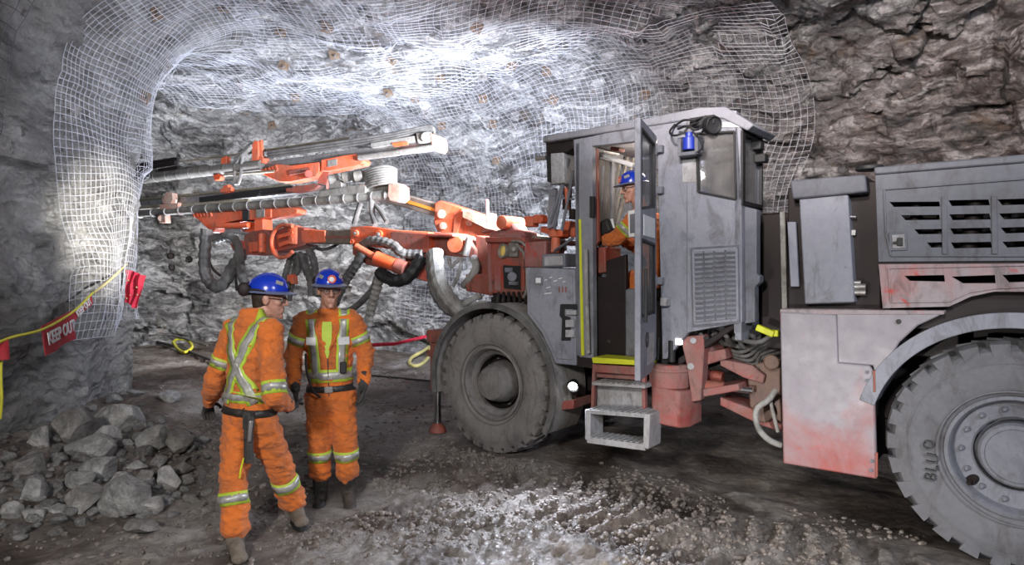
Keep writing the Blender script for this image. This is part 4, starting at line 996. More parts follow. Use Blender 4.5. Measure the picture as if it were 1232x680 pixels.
# swing joint
mb = MB(); bprism(mb, [(514,279),(548,280),(560,285),(572,300),(572,310),(548,309),(516,305)], DB1, .34, -.02); bprism(mb, [(514,281),(545,281),(545,285),(514,285)], DB1, .6, -.25); part('swing_joint', mb, REDM, boom, .014)
mb = MB(); fr = frame(LW(548,294,DB1(548)-.13), (RI@V((-.35,-.93,.0)))); mb.lathe([(.105,-.3),(.105,.0),(.095,.02),(.03,.022)], fr, 32); part('swing_cylinder', mb, RED, boom, 0)
mb = MB(); mb.lathe([(.112,-.03),(.118,-.02),(.118,-.0),(.108,.005)], frame(LW(555,294,DB1(548)-.10), (RI@V((-.35,-.93,.0)))), 32); mb.cyl(LW(565,286,7.5),LW(560,308,7.5),.04); part('cylinder_collar', mb, ALU, boom, 0)
# boom head: rotary unit and yoke
hd = MB(); bprism(hd, [(293,284),(300,279),(316,276),(330,285),(332,306),(318,308),(296,307)], DB1, .30, -.15); bprism(hd, [(330,279),(345,271),(366,274),(368,294),(352,300),(332,303)], DB1, .26, -.12); bprism(hd,[(276,293),(286,289),(290,300),(280,302)],DB1,.15,0)
head = part('boom_head', hd, REDM, None, .015)
mb = MB(); mb.cyl(LW(357,284,DB1(357)-.02)+V((0,0,.12)),LW(357,284,DB1(357)-.02)-V((0,0,.12)),.115,28); mb.cyl(LW(357,284,DB1(357))+V((0,0,.14)),LW(357,284,DB1(357))-V((0,0,.14)),.06,20); bprism(mb,[(360,276),(391,277),(391,292),(360,293)],DB1,.22,-.12); part('knuckle', mb, RED, head, .012)
mb = MB(); bhose(mb, [(352,272),(340,271),(331,277),(327,288),(328,300),(334,309),(344,309),(352,303)], DB1, .028, [-.2]*8); part('guard_loop', mb, RED, head, 0)
mb = MB(); bprism(mb,[(333,283),(352,278),(352,282),(334,288)],DB1,.05,-.18); bprism(mb,[(334,292),(352,287),(352,291),(336,298)],DB1,.05,-.18); bprism(mb,[(298,292),(312,290),(314,302),(300,304)],DB1,.05,-.2)
mb.cyl(LW(316,281,DB1(316)-.16),LW(316,304,DB1(316)-.16),.06,18); part('head_rib', mb, RED, head, .008)
# ---- near feed: cradle, rail, rod, rock drill
cr = MB(); bprism(cr, [(229,257),(252,256),(254,256),(291,253),(291,264),(262,269),(256,280),(253,279),(240,266)], DF1, .22, -.05); bprism(cr, [(299,251),(326,248),(326,262),(300,265)], DF1, .22, -.06); bprism(cr,[(326,249),(346,246),(358,252),(357,257),(340,261),(326,263)],DF1,.20,-.04); bprism(cr,[(290,253),(300,252),(300,264),(290,265)],DF1,.15,0)
crad = part('feed_cradle', cr, RED, None, .01)
mb = MB()
for k in range(6): bprism(mb,[(231+k*4,255.5-k*.3),(233+k*4,255-k*.3),(234.5+k*4,261-k*.2),(232.5+k*4,261)],DF1,.05,-.08)
part('cradle_teeth', mb, RED, crad, .003)
mb = MB(); bprism(mb,[(308,252),(318,251),(318,261),(308,262)],DF1,.01,-.075); part('pale_plate', mb, ALU, crad, .001)
mb = MB(); bprism(mb,[(291,253),(299,252),(299,265),(292,266)],DF1,.2,-.08); part('cradle_strap', mb, BLACK, crad, .004)
mb = MB(); bprism(mb,[(255,270),(300,267),(310,268),(316,276),(300,283),(286,277),(262,275)],DF1,.16,.02); btube(mb,[(262,272),(300,271)],DF1,.045,-.1); bprism(mb,[(306,264),(316,263),(317,290),(305,290)],DF1,.2,-.1); part('cradle_link', mb, RED, crad, .012)
mb = MB(); bprism(mb,[(270,273),(290,272),(290,279),(270,279)],DF1,.1,-.08); btube(mb,[(274,279),(312,282)],DF1,.02,-.12); part('link_valve', mb, STEEL, crad, .004)
fe1 = MB(); bprism(fe1, [(110,248.5),(350,224),(384,221),(384,229),(350,233),(110,257)], DF1, .16, .06)
feed = part('drill_feed', fe1, STEEL, None, .006)
mb = MB(); btube(mb, [(110,261.5),(230,252.5)], DF1, .055, -.06); btube(mb, [(230,252.5),(395,241)], DF1, .062, -.06); part('drill_rod', mb, paint('dark_rod',(.11,.10,.088),(.24,.225,.20),.55,5,.45,.3), feed, 0)
mb = MB(); btube(mb, [(390,241.5),(472,235)], DF1, .058, -.06); part('rod_tail', mb, HOSEL, feed, 0)
mb = MB()
for k in range(19):
    u = 168+k*16.5; v = 261.5-(u-110)*.0728; fr = frame(LW(u,v,DF1(u)-.06), bp_([(u,v)],DF1)[0]-bp_([(u+10,v-.7)],DF1)[0]); mb.lathe([(.05,-.012),(.070,-.008),(.070,.008),(.05,.012)], fr, 16)
part('rod_collar', mb, STEEL, feed, 0)
mb = MB(); btube(mb, [(110,253),(232,246.5),(300,241)], DF1, .03, .0); btube(mb,[(110,246),(350,223)], DF1,.022,.12); part('feed_rail', mb, paint('ochre_rail',(.25,.21,.12),(.36,.33,.27),.5,5,.5,.3), feed, 0)
mb = MB()
for k in range(5): bhose(mb,[(240,243-k*1.2),(300,236-k*1.5),(345,230-k*1.4),(352,228-k)],DF1,.011,[-.02*k]*4)
part('feed_hose', mb, BLACK, feed, 0)
mb = MB(); bprism(mb,[(343,225),(378,221),(384,223),(378,228),(356,232),(344,231)],DF1,.12,-.06); part('drill_front', mb, REDM, feed, .008)
mb = MB(); bprism(mb,[(384,229),(436,222),(440,224),(440,233),(386,240),(382,236)],DF1,.20,-.1); bprism(mb,[(395,221),(400,216),(408,216),(411,220),(411,226),(395,228)],DF1,.14,-.05); drill = part('rock_drill', mb, ALU, feed, .014)
mb = MB()
for u, v, r in ((401,216,.075),(417,213,.075),(431,212,.08)): mb.cyl(LW(u-5,v+1,DF1(u)),LW(u+6,v-1,DF1(u)),r,24)
bprism(mb,[(422,206),(448,204),(448,218),(424,220)],DF1,.2,.0); part('drill_motor', mb, ALU, feed, .014)
mb = MB()
for k in range(8):
    z = 202+k*3.0; bhose(mb,[(440,z+4),(450,z),(464,z-2),(475,z+1),(476,z+5),(468,z+7)],DF1,.016,[-.05,-.1,-.1,-.02,.1,.2])
part('hose_loop', mb, HOSEL, feed, 0)
mb = MB(); bprism(mb,[(442,224),(468,221),(468,236),(442,238)],DF1,.14,.0); bprism(mb,[(443,219),(466,217),(466,220),(443,223)],DF1,.05,-.1); bprism(mb,[(448,230),(460,229),(460,232),(448,233)],DF1,.05,-.08); part('feed_motor', mb, ALU, feed, .01)
mb = MB(); bprism(mb,[(443,221),(467,218),(467,221),(443,224)],DF1,.1,-.07); bprism(mb,[(467,221),(477,220),(482,224),(483,238),(478,243),(469,242),(466,236)],DF1,.22,-.13); part('feed_end_plate', mb, paint('pale_red_paint',(.66,.17,.10),(.52,.34,.28),.5,5), feed, .012)
mb = MB(); bprism(mb,[(194,240),(200,231),(207,232),(208,240),(204,247),(198,248)],DF1,.1,-.1); bprism(mb,[(191,246),(214,244),(214,251),(192,253)],DF1,.1,-.12); mb.cyl(LW(194,263,DF1(194)-.1),LW(194,263,DF1(194)+.1),.05,16); bprism(mb,[(190,258),(198,257),(199,268),(191,268)],DF1,.1,-.1); part('rod_guide', mb, paint('salmon_paint',(.60,.17,.09),(.46,.34,.28),.55,6), feed, .008)
mb = MB(); bprism(mb,[(268,224),(274,222),(275,238),(269,239)],DF1,.08,-.02); bprism(mb,[(265,227),(278,225),(278,230),(265,232)],DF1,.06,-.04); part('hose_clip', mb, RED, feed, .004)
# ---- far feed
fe2 = MB(); bprism(fe2, [(110,221),(310,196),(436,178),(520,167),(520,180),(436,189),(310,203),(110,225)], DF2, .16, .04)
feed2 = part('drill_feed', fe2, STEEL, None, .006)
mb = MB(); btube(mb, [(110,222),(235,207.5),(315,198.5)], DF2, .085, -.06); btube(mb,[(110,214),(250,200)],DF2,.03,.0); part('drill_rod', mb, bpy.data.materials['dark_rod'], feed2, 0)
mb = MB()
for k in range(10):
    u = 160+k*14; v = 222-(u-110)*.1145; fr = frame(LW(u,v,DF2(u)-.06), LW(u-10,v+1.15,DF2(u-10))-LW(u,v,DF2(u))); mb.lathe([(.07,-.010),(.090,-.006),(.090,.006),(.07,.010)], fr, 16)
part('rod_collar', mb, bpy.data.materials['dark_rod'], feed2, 0)
mb = MB(); btube(mb,[(110,211),(160,204),(212,196)],DF2,.04,-.05); bprism(mb,[(110,206),(210,189),(213,190),(213,194),(110,212)],DF2,.05,.0); bprism(mb,[(190,203),(213,199),(214,204),(190,206)],DF2,.12,-.08); part('feed_tip', mb, DARK, feed2, .004)
mb = MB(); btube(mb,[(205,196),(300,184),(420,166)],DF2,.02,.1); btube(mb,[(270,211),(330,206)],DF2,.022,-.1); part('feed_rail', mb, bpy.data.materials['ochre_rail'], feed2, 0)
mb = MB(); btube(mb,[(432,190),(475,184.5),(522,177)],DF2,.045,-.1); part('feed_pipe', mb, ALU, feed2, 0)
mb = MB()
for k in range(9):
    o = (k % 3)*.06-.06; dv = (k//3)*3.2
    bhose(mb,[(322,183+dv),(400,172+dv),(470,161+dv*.9),(508,153+dv*.7),(519,152+dv*.6),(523,157+dv*.4),(520,162+dv*.2)],DF2,.021,[o,o,o,o,o,o+.03,o+.06])
part('hose_bundle', mb, HOSE, feed2, 0)
mb = MB(); bprism(mb,[(322,185),(500,161),(500,165),(322,190)],DF2,.05,.05); part('hose_tray', mb, BLACK, feed2, .004)
mb = MB(); bprism(mb,[(445,172),(498,163),(499,170),(446,178)],DF2,.16,-.1); bprism(mb,[(500,160),(516,158),(518,170),(502,172)],DF2,.2,-.12); mb.cyl(LW(512,165,DF2(512)-.15),LW(512,165,DF2(512)+.05),.07,20); part('rock_drill', mb, ALU, feed2, .012)
mb = MB(); bprism(mb,[(471,172),(490,170),(491,174),(474,177)],DF2,.03,-.13); part('red_valve', mb, RED, feed2, .004)
mb = MB(); bprism(mb,[(517,160),(524,162),(529,164),(531,178),(527,183),(520,181)],DF2,.22,-.12); part('feed_end_plate', mb, bpy.data.materials['pale_red_paint'], feed2, .012)
mb = MB(); bprism(mb,[(303,175),(306,169),(310,170),(310,192),(314,196),(303,194)],DF2,.05,-.10); bprism(mb,[(310,170),(314,168),(316,195),(312,196)],DF2,.05,-.05); bprism(mb,[(303,190),(316,188),(316,196),(304,197)],DF2,.15,-.08); part('hose_fork', mb, RED, feed2, .005)
mb = MB(); bprism(mb,[(256,211),(262,209),(265,212),(264,216),(258,217)],DF2,.1,-.12); bprism(mb,[(266,190),(272,188),(272,204),(265,206)],DF2,.1,-.05); part('rod_guide', mb, RED, feed2, .006)
mb = MB(); bhose(mb,[(303,176),(296,183),(289,190),(284,202),(283,215),(285,222)],DF2,.035,[-.1]*6); bhose(mb,[(292,188),(291,200),(289,214),(286,222)],DF2,.03,[-.12]*4); part('feed_hose', mb, HOSEL, feed2, 0)
c2 = MB(); bprism(c2,[(311,207),(333,197),(350,199),(384,195),(384,206),(379,213),(350,219),(336,219),(322,213)],DF2,.22,-.06); bprism(c2,[(386,192),(413,187),(428,185),(437,193),(434,198),(396,206),(386,206)],DF2,.22,-.07)
crad2 = part('feed_cradle', c2, RED, None, .012)
mb = MB(); bprism(mb,[(394,193),(405,191),(405,199),(394,201)],DF2,.01,-.085); part('pale_plate', mb, ALU, crad2, .001)
mb = MB()
for k in range(5): bprism(mb,[(314+k*4,204.5-k*1.2),(316+k*4,203.5-k*1.2),(318+k*4,209-k),(316+k*4,210-k)],DF2,.05,-.09)
part('cradle_teeth', mb, RED, crad2, .003)
mb = MB(); bprism(mb,[(346,205),(372,201),(374,206),(348,211)],DF2,.03,-.085); mb.cyl(LW(371,209,DF2(371)-.12),LW(371,209,DF2(371)+.1),.06,18); bprism(mb,[(386,206),(396,206),(392,226),(380,226)],DF2,.18,.05); part('cradle_link', mb, REDM, crad2, .006)
# ---- far boom
b2 = MB(); bprism(b2,[(523,244),(530,241),(575,257),(600,268),(600,290),(560,285),(526,279),(522,268)],DB2,.34,-.17); bprism(b2,[(546,262),(556,250),(558,258),(550,282),(544,282)],DB2,.05,-.2); boom2 = part('boom', b2, RED, None, .015)
mb = MB()
for u, v, r in ((532,258,.06),(566,258,.055),(566,268,.05),(534,272,.05)): mb.lathe([(r,-.02),(r,.04),(r*.6,.05),(.004,.05)], frame(LW(u,v,DB2(u)-.17), -PERP), 20)
part('boom_pin', mb, bpy.data.materials['pale_red_paint'], boom2, .003)
mb = MB(); bprism(mb,[(440,224),(480,232),(527,245),(526,262),(480,248),(440,240)],DB2,.20,-.1); part('boom_tube', mb, bpy.data.materials['brown_tube_paint'], boom2, .02)
mb = MB(); bprism(mb,[(482,238),(524,251),(524,255),(482,242)],DB2,.01,-.118); part('boom_stripe', mb, ORG, boom2, 0)
mb = MB(); bprism(mb,[(556,252),(600,266),(640,281),(655,286),(653,290),(620,283),(585,276),(556,262)],DB2,.2,-.3); part('boom_arm', mb, bpy.data.materials['salmon_paint'], boom2, .012)
mb = MB(); bprism(mb,[(578,262),(590,256),(592,278),(580,280)],DB2,.2,-.25); mb.cyl(LW(586,240,7.9),LW(587,268,7.9),.02); part('arm_bracket', mb, PINK, boom2, .008)
mb = MB(); bprism(mb,[(430,205),(446,212),(446,242),(432,240)],DB2,.25,-.1); part('boom_head', mb, REDM, boom2, .012)
# ---- hanging hoses
mb = MB()
bhose(mb,[(524,303),(525,318),(528,336),(536,353),(546,366),(556,374),(566,376)],DB1,.085,[-.25,-.32,-.34,-.32,-.28,-.2,-.1],.045,.10)
part('thick_hose', mb, HOSEL, boom, 0, 25)
mb = MB(); bhose(mb,[(519,305),(519,322),(522,345),(530,362),(542,374),(556,378)],DB1,.062,[-.2,-.25,-.28,-.25,-.2,-.1],.04,.10); part('thick_hose', mb, HOSE, boom, 0, 25)
mb = MB(); bhose(mb,[(546,372),(560,365),(572,358),(578,357)],DB1,.035,[-.25,-.25,-.2,-.1]); bhose(mb,[(560,372),(574,366),(590,366)],DB1,.03,[-.2,-.15,-.1])
bhose(mb,[(570,310),(573,322),(566,334),(558,344)],DB1,.045,[0,-.1,-.1,0]); bhose(mb,[(540,310),(543,322),(548,316),(556,310)],DB1,.02); bhose(mb,[(556,310),(552,330),(545,345)],DB1,.02,[-.1]*3); part('joint_hose', mb, HOSEL, boom, 0)
mb = MB(); bhose(mb,[(436,296),(446,290),(462,291),(476,297),(482,304),(492,306),(508,306)],DB1,.055,[-.25,-.3,-.3,-.3,-.3,-.25,-.2],.04,.12); part('thick_hose', mb, HOSE, boom, 0, 25)
mb = MB(); bhose(mb,[(508,308),(500,322),(490,334),(476,338),(464,333),(456,328)],DB1,.075,[-.2,-.25,-.3,-.3,-.25,-.2],.04,.10); part('thick_hose', mb, BLACK, boom, 0, 25)
mb = MB(); bhose(mb,[(440,298),(430,316),(418,334),(408,352),(402,366)],DB1,.06,[-.1,-.1,0,.1,.2],.035,.12); part('hanging_hose', mb, HOSE, boom, 0, 25)
mb = MB(); bhose(mb,[(458,326),(454,345),(447,370),(442,392),(436,410)],DB1,.055,[-.2,-.1,0,.05,.1],.03,.14); part('hanging_hose', mb, HOSEL, boom, 0, 25)
mb = MB(); bhose(mb,[(455,330),(448,348),(434,364),(420,374),(404,382)],DB1,.04,[-.15,-.1,0,.1,.2],.035,.05); part('hanging_hose', mb, HOSE, boom, 0, 25)
mb = MB(); bhose(mb,[(434,244),(430,256),(426,270)],DB1,.035); bhose(mb,[(447,240),(448,258),(452,272)],DB1,.04,[.3,.3,.1]); bhose(mb,[(446,242),(456,252),(466,268)],DB1,.03,[.4,.3,.2]); bhose(mb,[(374,294),(384,300),(398,298),(408,292),(414,286)],DB1,.022,[.2]*5); part('upper_hose', mb, HOSE, boom, 0)
mb = MB(); bhose(mb,[(249,276),(247,296),(246,318),(248,332),(256,343),(264,345),(272,337),(280,322),(288,310),(292,300)],DF1,.085,[-.1,-.12,-.12,-.12,-.15,-.18,-.15,-.1,0,.1],.05,.07); part('hanging_hose', mb, HOSE, head, 0, 25)
mb = MB(); bhose(mb,[(258,288),(274,284),(284,290),(288,306),(289,322),(294,340),(300,352)],DF1,.06,[-.1,-.15,-.15,-.15,-.15,-.15,-.1],.04,.07); part('hanging_hose', mb, HOSE, head, 0, 25)
mb = MB(); bhose(mb,[(252,280),(250,300),(254,320),(266,332),(276,332)],DF1,.02,[.1]*5); bhose(mb,[(286,310),(284,330),(285,350)],DF1,.02); bhose(mb,[(290,312),(292,330),(298,345)],DF1,.05,[.1]*3); part('thin_hose', mb, BLACK, head, 0)
mb = MB()
for pts, r in (([(352,304),(346,322),(342,340),(340,360)],.045),([(356,306),(360,322),(352,338),(348,362)],.035),([(364,306),(368,322),(374,336),(376,356)],.06),([(372,300),(378,316),(380,340),(384,356)],.05),([(362,304),(354,320),(352,344)],.03)): bhose(mb,pts,DB1,r,None,.035,.08)
bhose(mb,[(344,309),(356,313),(368,306),(382,296)],DB1,.02); part('hanging_hose', mb, HOSE, head, 0, 25)
mb = MB(); bprism(mb,[(345,331),(352,330),(353,342),(345,342)],DB1,.1,-.12); part('orange_clamp', mb, RED, head, .006)
# ================================================================ PEOPLE
def skin_mat():
    m, nt, b = nodes('skin'); n = N(nt)
    n.l(n.ramp(n.noise(30,4), [(.3,(.36,.17,.12)),(.7,(.52,.28,.21))]), b.inputs['Base Color']); b.inputs['Roughness'].default_value = .5
    b.inputs['Subsurface Weight'].default_value = .08; b.inputs['Subsurface Radius'].default_value = (.02,.008,.004); return m
SKIN = skin_mat()
def cloth_mat(name, c, d, amt):
    m, nt, b = nodes(name); n = N(nt)
    f = n.ramp(n.noise(4.5,7,.65,.4), [(.52-amt*.3,0),(.85-amt*.3,1)]); n.l(n.mix(f, c, d), b.inputs['Base Color']); b.inputs['Roughness'].default_value = .85
    b.inputs['Sheen Weight'].default_value = .15
    h = n.bump(n.noise(11,5,.55,1.2,n.scaled(1,1,2.2,(.3,.2,0))), .022, .9); n.l(n.bump(n.noise(300,2,.5), .0008, .6, h), b.inputs['Normal']); return m
COVER = cloth_mat('orange_coverall', (.70,.165,.018), (.36,.105,.03), .45)
LIME = plain('lime_trim', (.42,.56,.05), .6, 0, .12, 20)
def tape_mat():
    m, nt, b = nodes('reflective_silver'); n = N(nt); n.l(n.ramp(n.noise(25,5), [(.3,(.25,.245,.23)),(.7,(.50,.49,.46))]), b.inputs['Base Color']); b.inputs['Roughness'].default_value = .4; b.inputs['Metallic'].default_value = .25; return m
SILV = tape_mat()
BOOT = paint('muddy_boot', (.016,.014,.013), (.085,.068,.055), .35, 9, .6, 0, .003)
BOOTL = paint('mud_caked_boot', (.07,.052,.04), (.20,.165,.13), .55, 9, .7, 0, .004)
GLV = paint('dark_work_glove', (.020,.019,.020), (.07,.065,.06), .4, 14, .7, 0, .002)
BELT = plain('dark_belt', (.03,.026,.024), .5, 0, .3)
HELM = plain('blue_helmet', (.008,.035,.42), .22, 0, .08, 5, .0002); BRIM = plain('blue_grey_brim', (.12,.14,.24), .35, 0, .2, 12)
HAIR = plain('dark_hair', (.030,.018,.012), .6, 0, .5, 60, .004)
LENS = plain('tinted_lens', (.04,.045,.05), .08, .2, .1)
def clear_mat():
    m, nt, b = nodes('clear_lens'); n = N(nt); t = n.new('ShaderNodeBsdfTransparent'); t.inputs['Color'].default_value = (.9,.9,.9,1); g = n.new('ShaderNodeBsdfGlossy'); g.inputs['Roughness'].default_value = .05
    mx = n.new('ShaderNodeMixShader'); mx.inputs[0].default_value = .08; n.l(t.outputs[0], mx.inputs[1]); n.l(g.outputs[0], mx.inputs[2]); n.l(mx.outputs[0], nt.nodes['Material Output'].inputs['Surface']); return m
CLEAR = clear_mat()
SHIRT = plain('lime_undershirt', (.45,.58,.08), .8, 0, .1)
def hand_mb(mb, w, d, n, s, curl=28, sc=1.0, r=.0108):
    """palm, four fingers of different length and a thumb; d toward the fingers, n out of the palm, s toward the thumb"""
    d, n, s = V(d).normalized(), V(n).normalized(), V(s); s = (s-d*s.dot(d)).normalized(); n = (n-d*n.dot(d)-s*n.dot(s)).normalized()
    M = Matrix((d,s,n)).transposed()
    mb.ell(w+d*.048*sc, V((.054,.043,.019))*sc, M, 14, 10); mb.caps(w-d*.03, w+d*.02, .036*sc, .034*sc)
    for k, (off, ln) in enumerate(((.033,.072),(.0115,.081),(-.0115,.075),(-.033,.058))):
        p = w+d*(.090-.004*abs(k-1.3))*sc+s*off*sc; a = math.radians(curl*(.55+.12*k)); segs = (.44,.32,.24); rr = r*sc
        fan = s*off*1.6
        for q in segs:
            t = (d*math.cos(a)+n*math.sin(a)+fan).normalized(); e = p+t*ln*q*sc; mb.caps(p, e, rr, rr*.92, 10); p = e; rr *= .93; a += math.radians(curl)
    p = w+d*.022*sc+s*.034*sc; t = (s*.75+d*.62+n*.25).normalized()
    for ln, rr in ((.040,.0135),(.032,.0115)):
        e = p+t*ln*sc; mb.caps(p, e, rr*sc, rr*.9*sc, 10); p = e; t = (t*.8+d*.45+n*.25).normalized()
def conform(bvh, p, d, off):
    h = bvh.ray_cast(p, d, 1.2)
    if h[0] is None: h = bvh.find_nearest(p)
    return h[0]-d*off
def strip(rows, closed):
    """rows: list of equally long point rows across the strip -> surface"""
    m = len(rows); k = len(rows[0]); fs = []
    for i in range(m if closed else m-1):
        for j in range(k-1): fs.append((i*k+j, i*k+j+1, ((i+1) % m)*k+j+1, ((i+1) % m)*k+j))
    mb = MB(); mb.add([p for r in rows for p in r], fs); return mb
def tape(name, rows_fn, closed, w, parent, mats=(LIME, SILV), t=.004):
    """lime strip with a silver strip along its middle"""
    for k, (mat, ww, off) in enumerate(((mats[0], w, .004),(mats[1], w*.56, .0075))):
        if mat is None: continue
        o = strip(rows_fn(ww, off), closed).build(name if k == 0 else 'silver_stripe', mat, parent, 60)
        sdf = o.modifiers.new('t','SOLIDIFY'); sdf.thickness = t; sdf.offset = 0
        if k == 0: base = o; parent = o
    return base
def band(name, bvh, c, axis, w, parent, mats=(LIME, SILV), n=40, R=.32):
    axis = V(axis).normalized(); u = axis.orthogonal().normalized(); v = axis.cross(u)
    def rows(ww, off):
        out = []
        for k in range(n):
            a = 2*math.pi*k/n; q = u*math.cos(a)+v*math.sin(a)
            row = []
            for s in (-.5,0,.5):
                cc = c+axis*s*ww; h = None; ins = bvh.ray_cast(cc, q, R)
                p = ins[0] if ins[0] is not None else cc+q*.08
                row.append(p+q*off)
            out.append(row)
        return out
    return tape(name, rows, True, w, parent, mats)
def strap(name, bvh, guide, d, w, parent, mats=(LIME, SILV)):
    P = resample(spline(guide), .025); d = V(d).normalized() if not isinstance(d, list) else d
    def rows(ww, off):
        out = []
        for i, p in enumerate(P):
            t = (P[min(i+1,len(P)-1)]-P[max(i-1,0)]).normalized(); dd = d if not isinstance(d, list) else (d[0].lerp(d[1], i/(len(P)-1))).normalized()
            sd = t.cross(dd).normalized(); out.append([conform(bvh, p+sd*s*ww-dd*.5, dd, off) for s in (-.5,-.17,.17,.5)])
        return out
    return tape(name, rows, False, w, parent, mats)
def person(base, J, fp, fc, fh, label, tilt=0, hs=1.0, boots=BOOT, group=None, bare=False, muff=True, lamp_ring=False, seated=False, bk=1.0, cuff=.78, collar=0, rightcurl=28, handn=None):
    base = V(base); root = empty('person', base, label, 'person'); J = {k: V(v)-base for k, v in J.items()}
    Z = V((0,0,1)); fp, fc = V(fp).normalized(), V(fc).normalized(); rp, rc = fp.cross(Z), fc.cross(Z)
    P, Nk = J['pelvis'], J['neck']; sp = Nk-P
    def torso(mb, k):
        spec = [(-.17,.10,.085,0),(-.10,.155,.115,0),(0,.178,.132,0),(.22,.168,.125,0),(.42,.176,.130,.005),(.66,.192,.134,.01),(.83,.175,.115,0),(.93,.118,.088,-.005),(1.02,.075,.072,0)]
        rings = []
        for t, a, b, o in spec:
            s = max(0,min(1,t)); r = rp.lerp(rc,s).normalized(); f = fp.lerp(fc,s).normalized()
            c = P+sp*t+f*o if t >= 0 else P+Z*t
            rings.append((c, r*a*k*bk, f*b*k*bk))
        mb.loft(rings, 28)
    def limbs(mb, k, cuffs=True):
        for s in 'rl':
            sh, el, wr = J['sh_'+s], J['el_'+s], J['wr_'+s]; hp_, kn, an = J['hip_'+s], J['kn_'+s], J['an_'+s]
            mb.caps(sh, el, .088*k, .070*k); mb.caps(el, el.lerp(wr,.9), .071*k, .052*k); mb.caps(Nk-Z*.075, sh, .068*k, .080*k)
            mb.caps(hp_, kn, .120*k, .092*k); mb.caps(kn, kn.lerp(an,cuff+.02 if cuffs else .8), .092*k, .080*k)
            if cuffs: mb.caps(kn.lerp(an,cuff-.33), kn.lerp(an,cuff), .088*k, .092*k)
    # ---- the body: one continuous surface
    fh = V(fh).normalized(); hr = fh.cross(Z).normalized(); hf = (Matrix.Rotation(math.radians(tilt),3,hr) @ fh); hz = hr.cross(hf); H = J['head']
    HM = Matrix((hr,hf,hz)).transposed()
    def h(x, y, z): return H+HM @ V((x,y,z))*hs
    b = MB(); torso(b, .80); limbs(b, .66, False)
    b.ell(h(0,-.008,.052), V((.076,.098,.088))*hs, HM, 24, 16)
    b.loft([(h(0,.012,.05), hr*.070*hs, hf*.080*hs),(h(0,.018,.0), hr*.068*hs, hf*.078*hs),(h(0,.024,-.045), hr*.060*hs, hf*.070*hs),(h(0,.034,-.085), hr*.046*hs, hf*.056*hs),(h(0,.044,-.112), hr*.026*hs, hf*.034*hs)], 24)
    b.caps(h(0,.094,.022), h(0,.114,-.020), .0095*hs, .0145*hs); b.ell(h(.013,.100,-.024), (.010*hs,)*3); b.ell(h(-.013,.100,-.024), (.010*hs,)*3)
    b.caps(h(-.04,.084,.034), h(.04,.084,.034), .013*hs, .013*hs); b.caps(h(-.022,.091,-.056), h(.022,.091,-.056), .0075*hs, .0075*hs); b.caps(h(-.019,.089,-.069), h(.019,.089,-.069), .0085*hs, .0085*hs); b.ell(h(0,.078,-.104), (.023*hs,.020*hs,.017*hs), HM)
    for s in (-1,1): b.ell(h(.042*s,.066,-.012), (.024*hs,.022*hs,.02*hs), HM); b.ell(h(.078*s,-.006,.004), (.011*hs,.024*hs,.034*hs), HM)
    b.caps(Nk-Z*.03, h(0,-.012,-.055), .066*hs, .058*hs)
    for s, sd in (('r',1),('l',-1)):
        b.caps(J['el_'+s], J['wr_'+s], .045, .030)
        b.caps(J['an_'+s]+Z*.1, J['an_'+s]-Z*.03, .05, .045)
    handspec = []
    for s, sd in (('r',1),('l',-1)):
        w = J['wr_'+s]; d = (J['ha_'+s]-w).normalized(); n = -(rc*sd) if handn is None else V(handn); th = fc if handn is None else Z
        handspec.append((w+d*.01, d, n, th))
        if bare: hand_mb(b, w+d*.01, d, n, th, rightcurl)
    body = link('body', remesh(b, .007, 2), SKIN, root, 180)
    for s in (-1,1):
        e = MB(); e.ell(h(.031*s,.079,.010), (.0125*hs,)*3); eo = e.build('eye', WHITE, body, 180); q = MB(); q.ell(h(.032*s,.0895,.010), (.0058*hs,.004*hs,.0058*hs), HM, 10, 8); q.build('iris', BLACK, eo, 180)
    # ---- coverall
    c = MB(); torso(c, 1.0); limbs(c, 1.0); c.loft([(Nk+sp.normalized()*t, rc*a, fc*a) for t, a in ((-.03,.105),(.015+collar,.084),(.028+collar,.080))], 24)
    me = remesh(c, .012, 5)
    nn = [v.normal.copy() for v in me.vertices]
    for v, n in zip(me.vertices, nn):
        q = v.co*1.0; w = noise.noise(V((q.x*9,q.y*9,q.z*17))+base*3)*.012+(abs(noise.noise(V((q.x*16+q.z*7,q.y*16,q.z*22))))-.2)*.022
        v.co += n*w
    cov = link('coverall', me, COVER, root, 180)
    bvh = BVHTree.FromPolygons([v.co.copy() for v in me.vertices], [tuple(p.vertices) for p in me.polygons])
    # ---- gloves and boots
    if not bare:
        for w, d, n, th in handspec:
            g = MB(); hand_mb(g, w, d, n, th, rightcurl, 1.06, .0118); g.caps(w-d*.075, w-d*.01, .047, .040); link('glove', remesh(g, .0055, 1), GLV, root, 180)
    for s in 'rl':
        an = J['an_'+s]; d = J['toe_'+s].normalized(); up = (Z-d*Z.dot(d)).normalized(); sd = d.cross(up)
        M3 = Matrix((d,sd,up)).transposed(); k = MB()
        k.caps(an.lerp(J['kn_'+s],.42), an, .066, .060); k.ell(an-up*.035-d*.035,(.065,.052,.055),M3); k.caps(an-up*.042, an-up*.050+d*.15, .050, .044); k.ell(an-up*.052+d*.165,(.062,.052,.040),M3); k.ell(an-up*.02+d*.07,(.08,.048,.05),M3)
        bo = link('boot', remesh(k, .009, 2), boots, root, 180)
        so = MB(); pts = []
        for q in range(28):
            a = 2*math.pi*q/28; x = math.cos(a); y = math.sin(a); pts.append(an-up*.105+d*(.062+.152*x)+sd*y*(.050+.006*x-.010*math.exp(-((x+.15)/.25)**2)))
        so.prism(pts, up*.026); so.build('sole', BLACK, bo, 40)
    # ---- helmet
    hm = MB(); hc = h(0,-.006,.060); prof = []
    rings = []
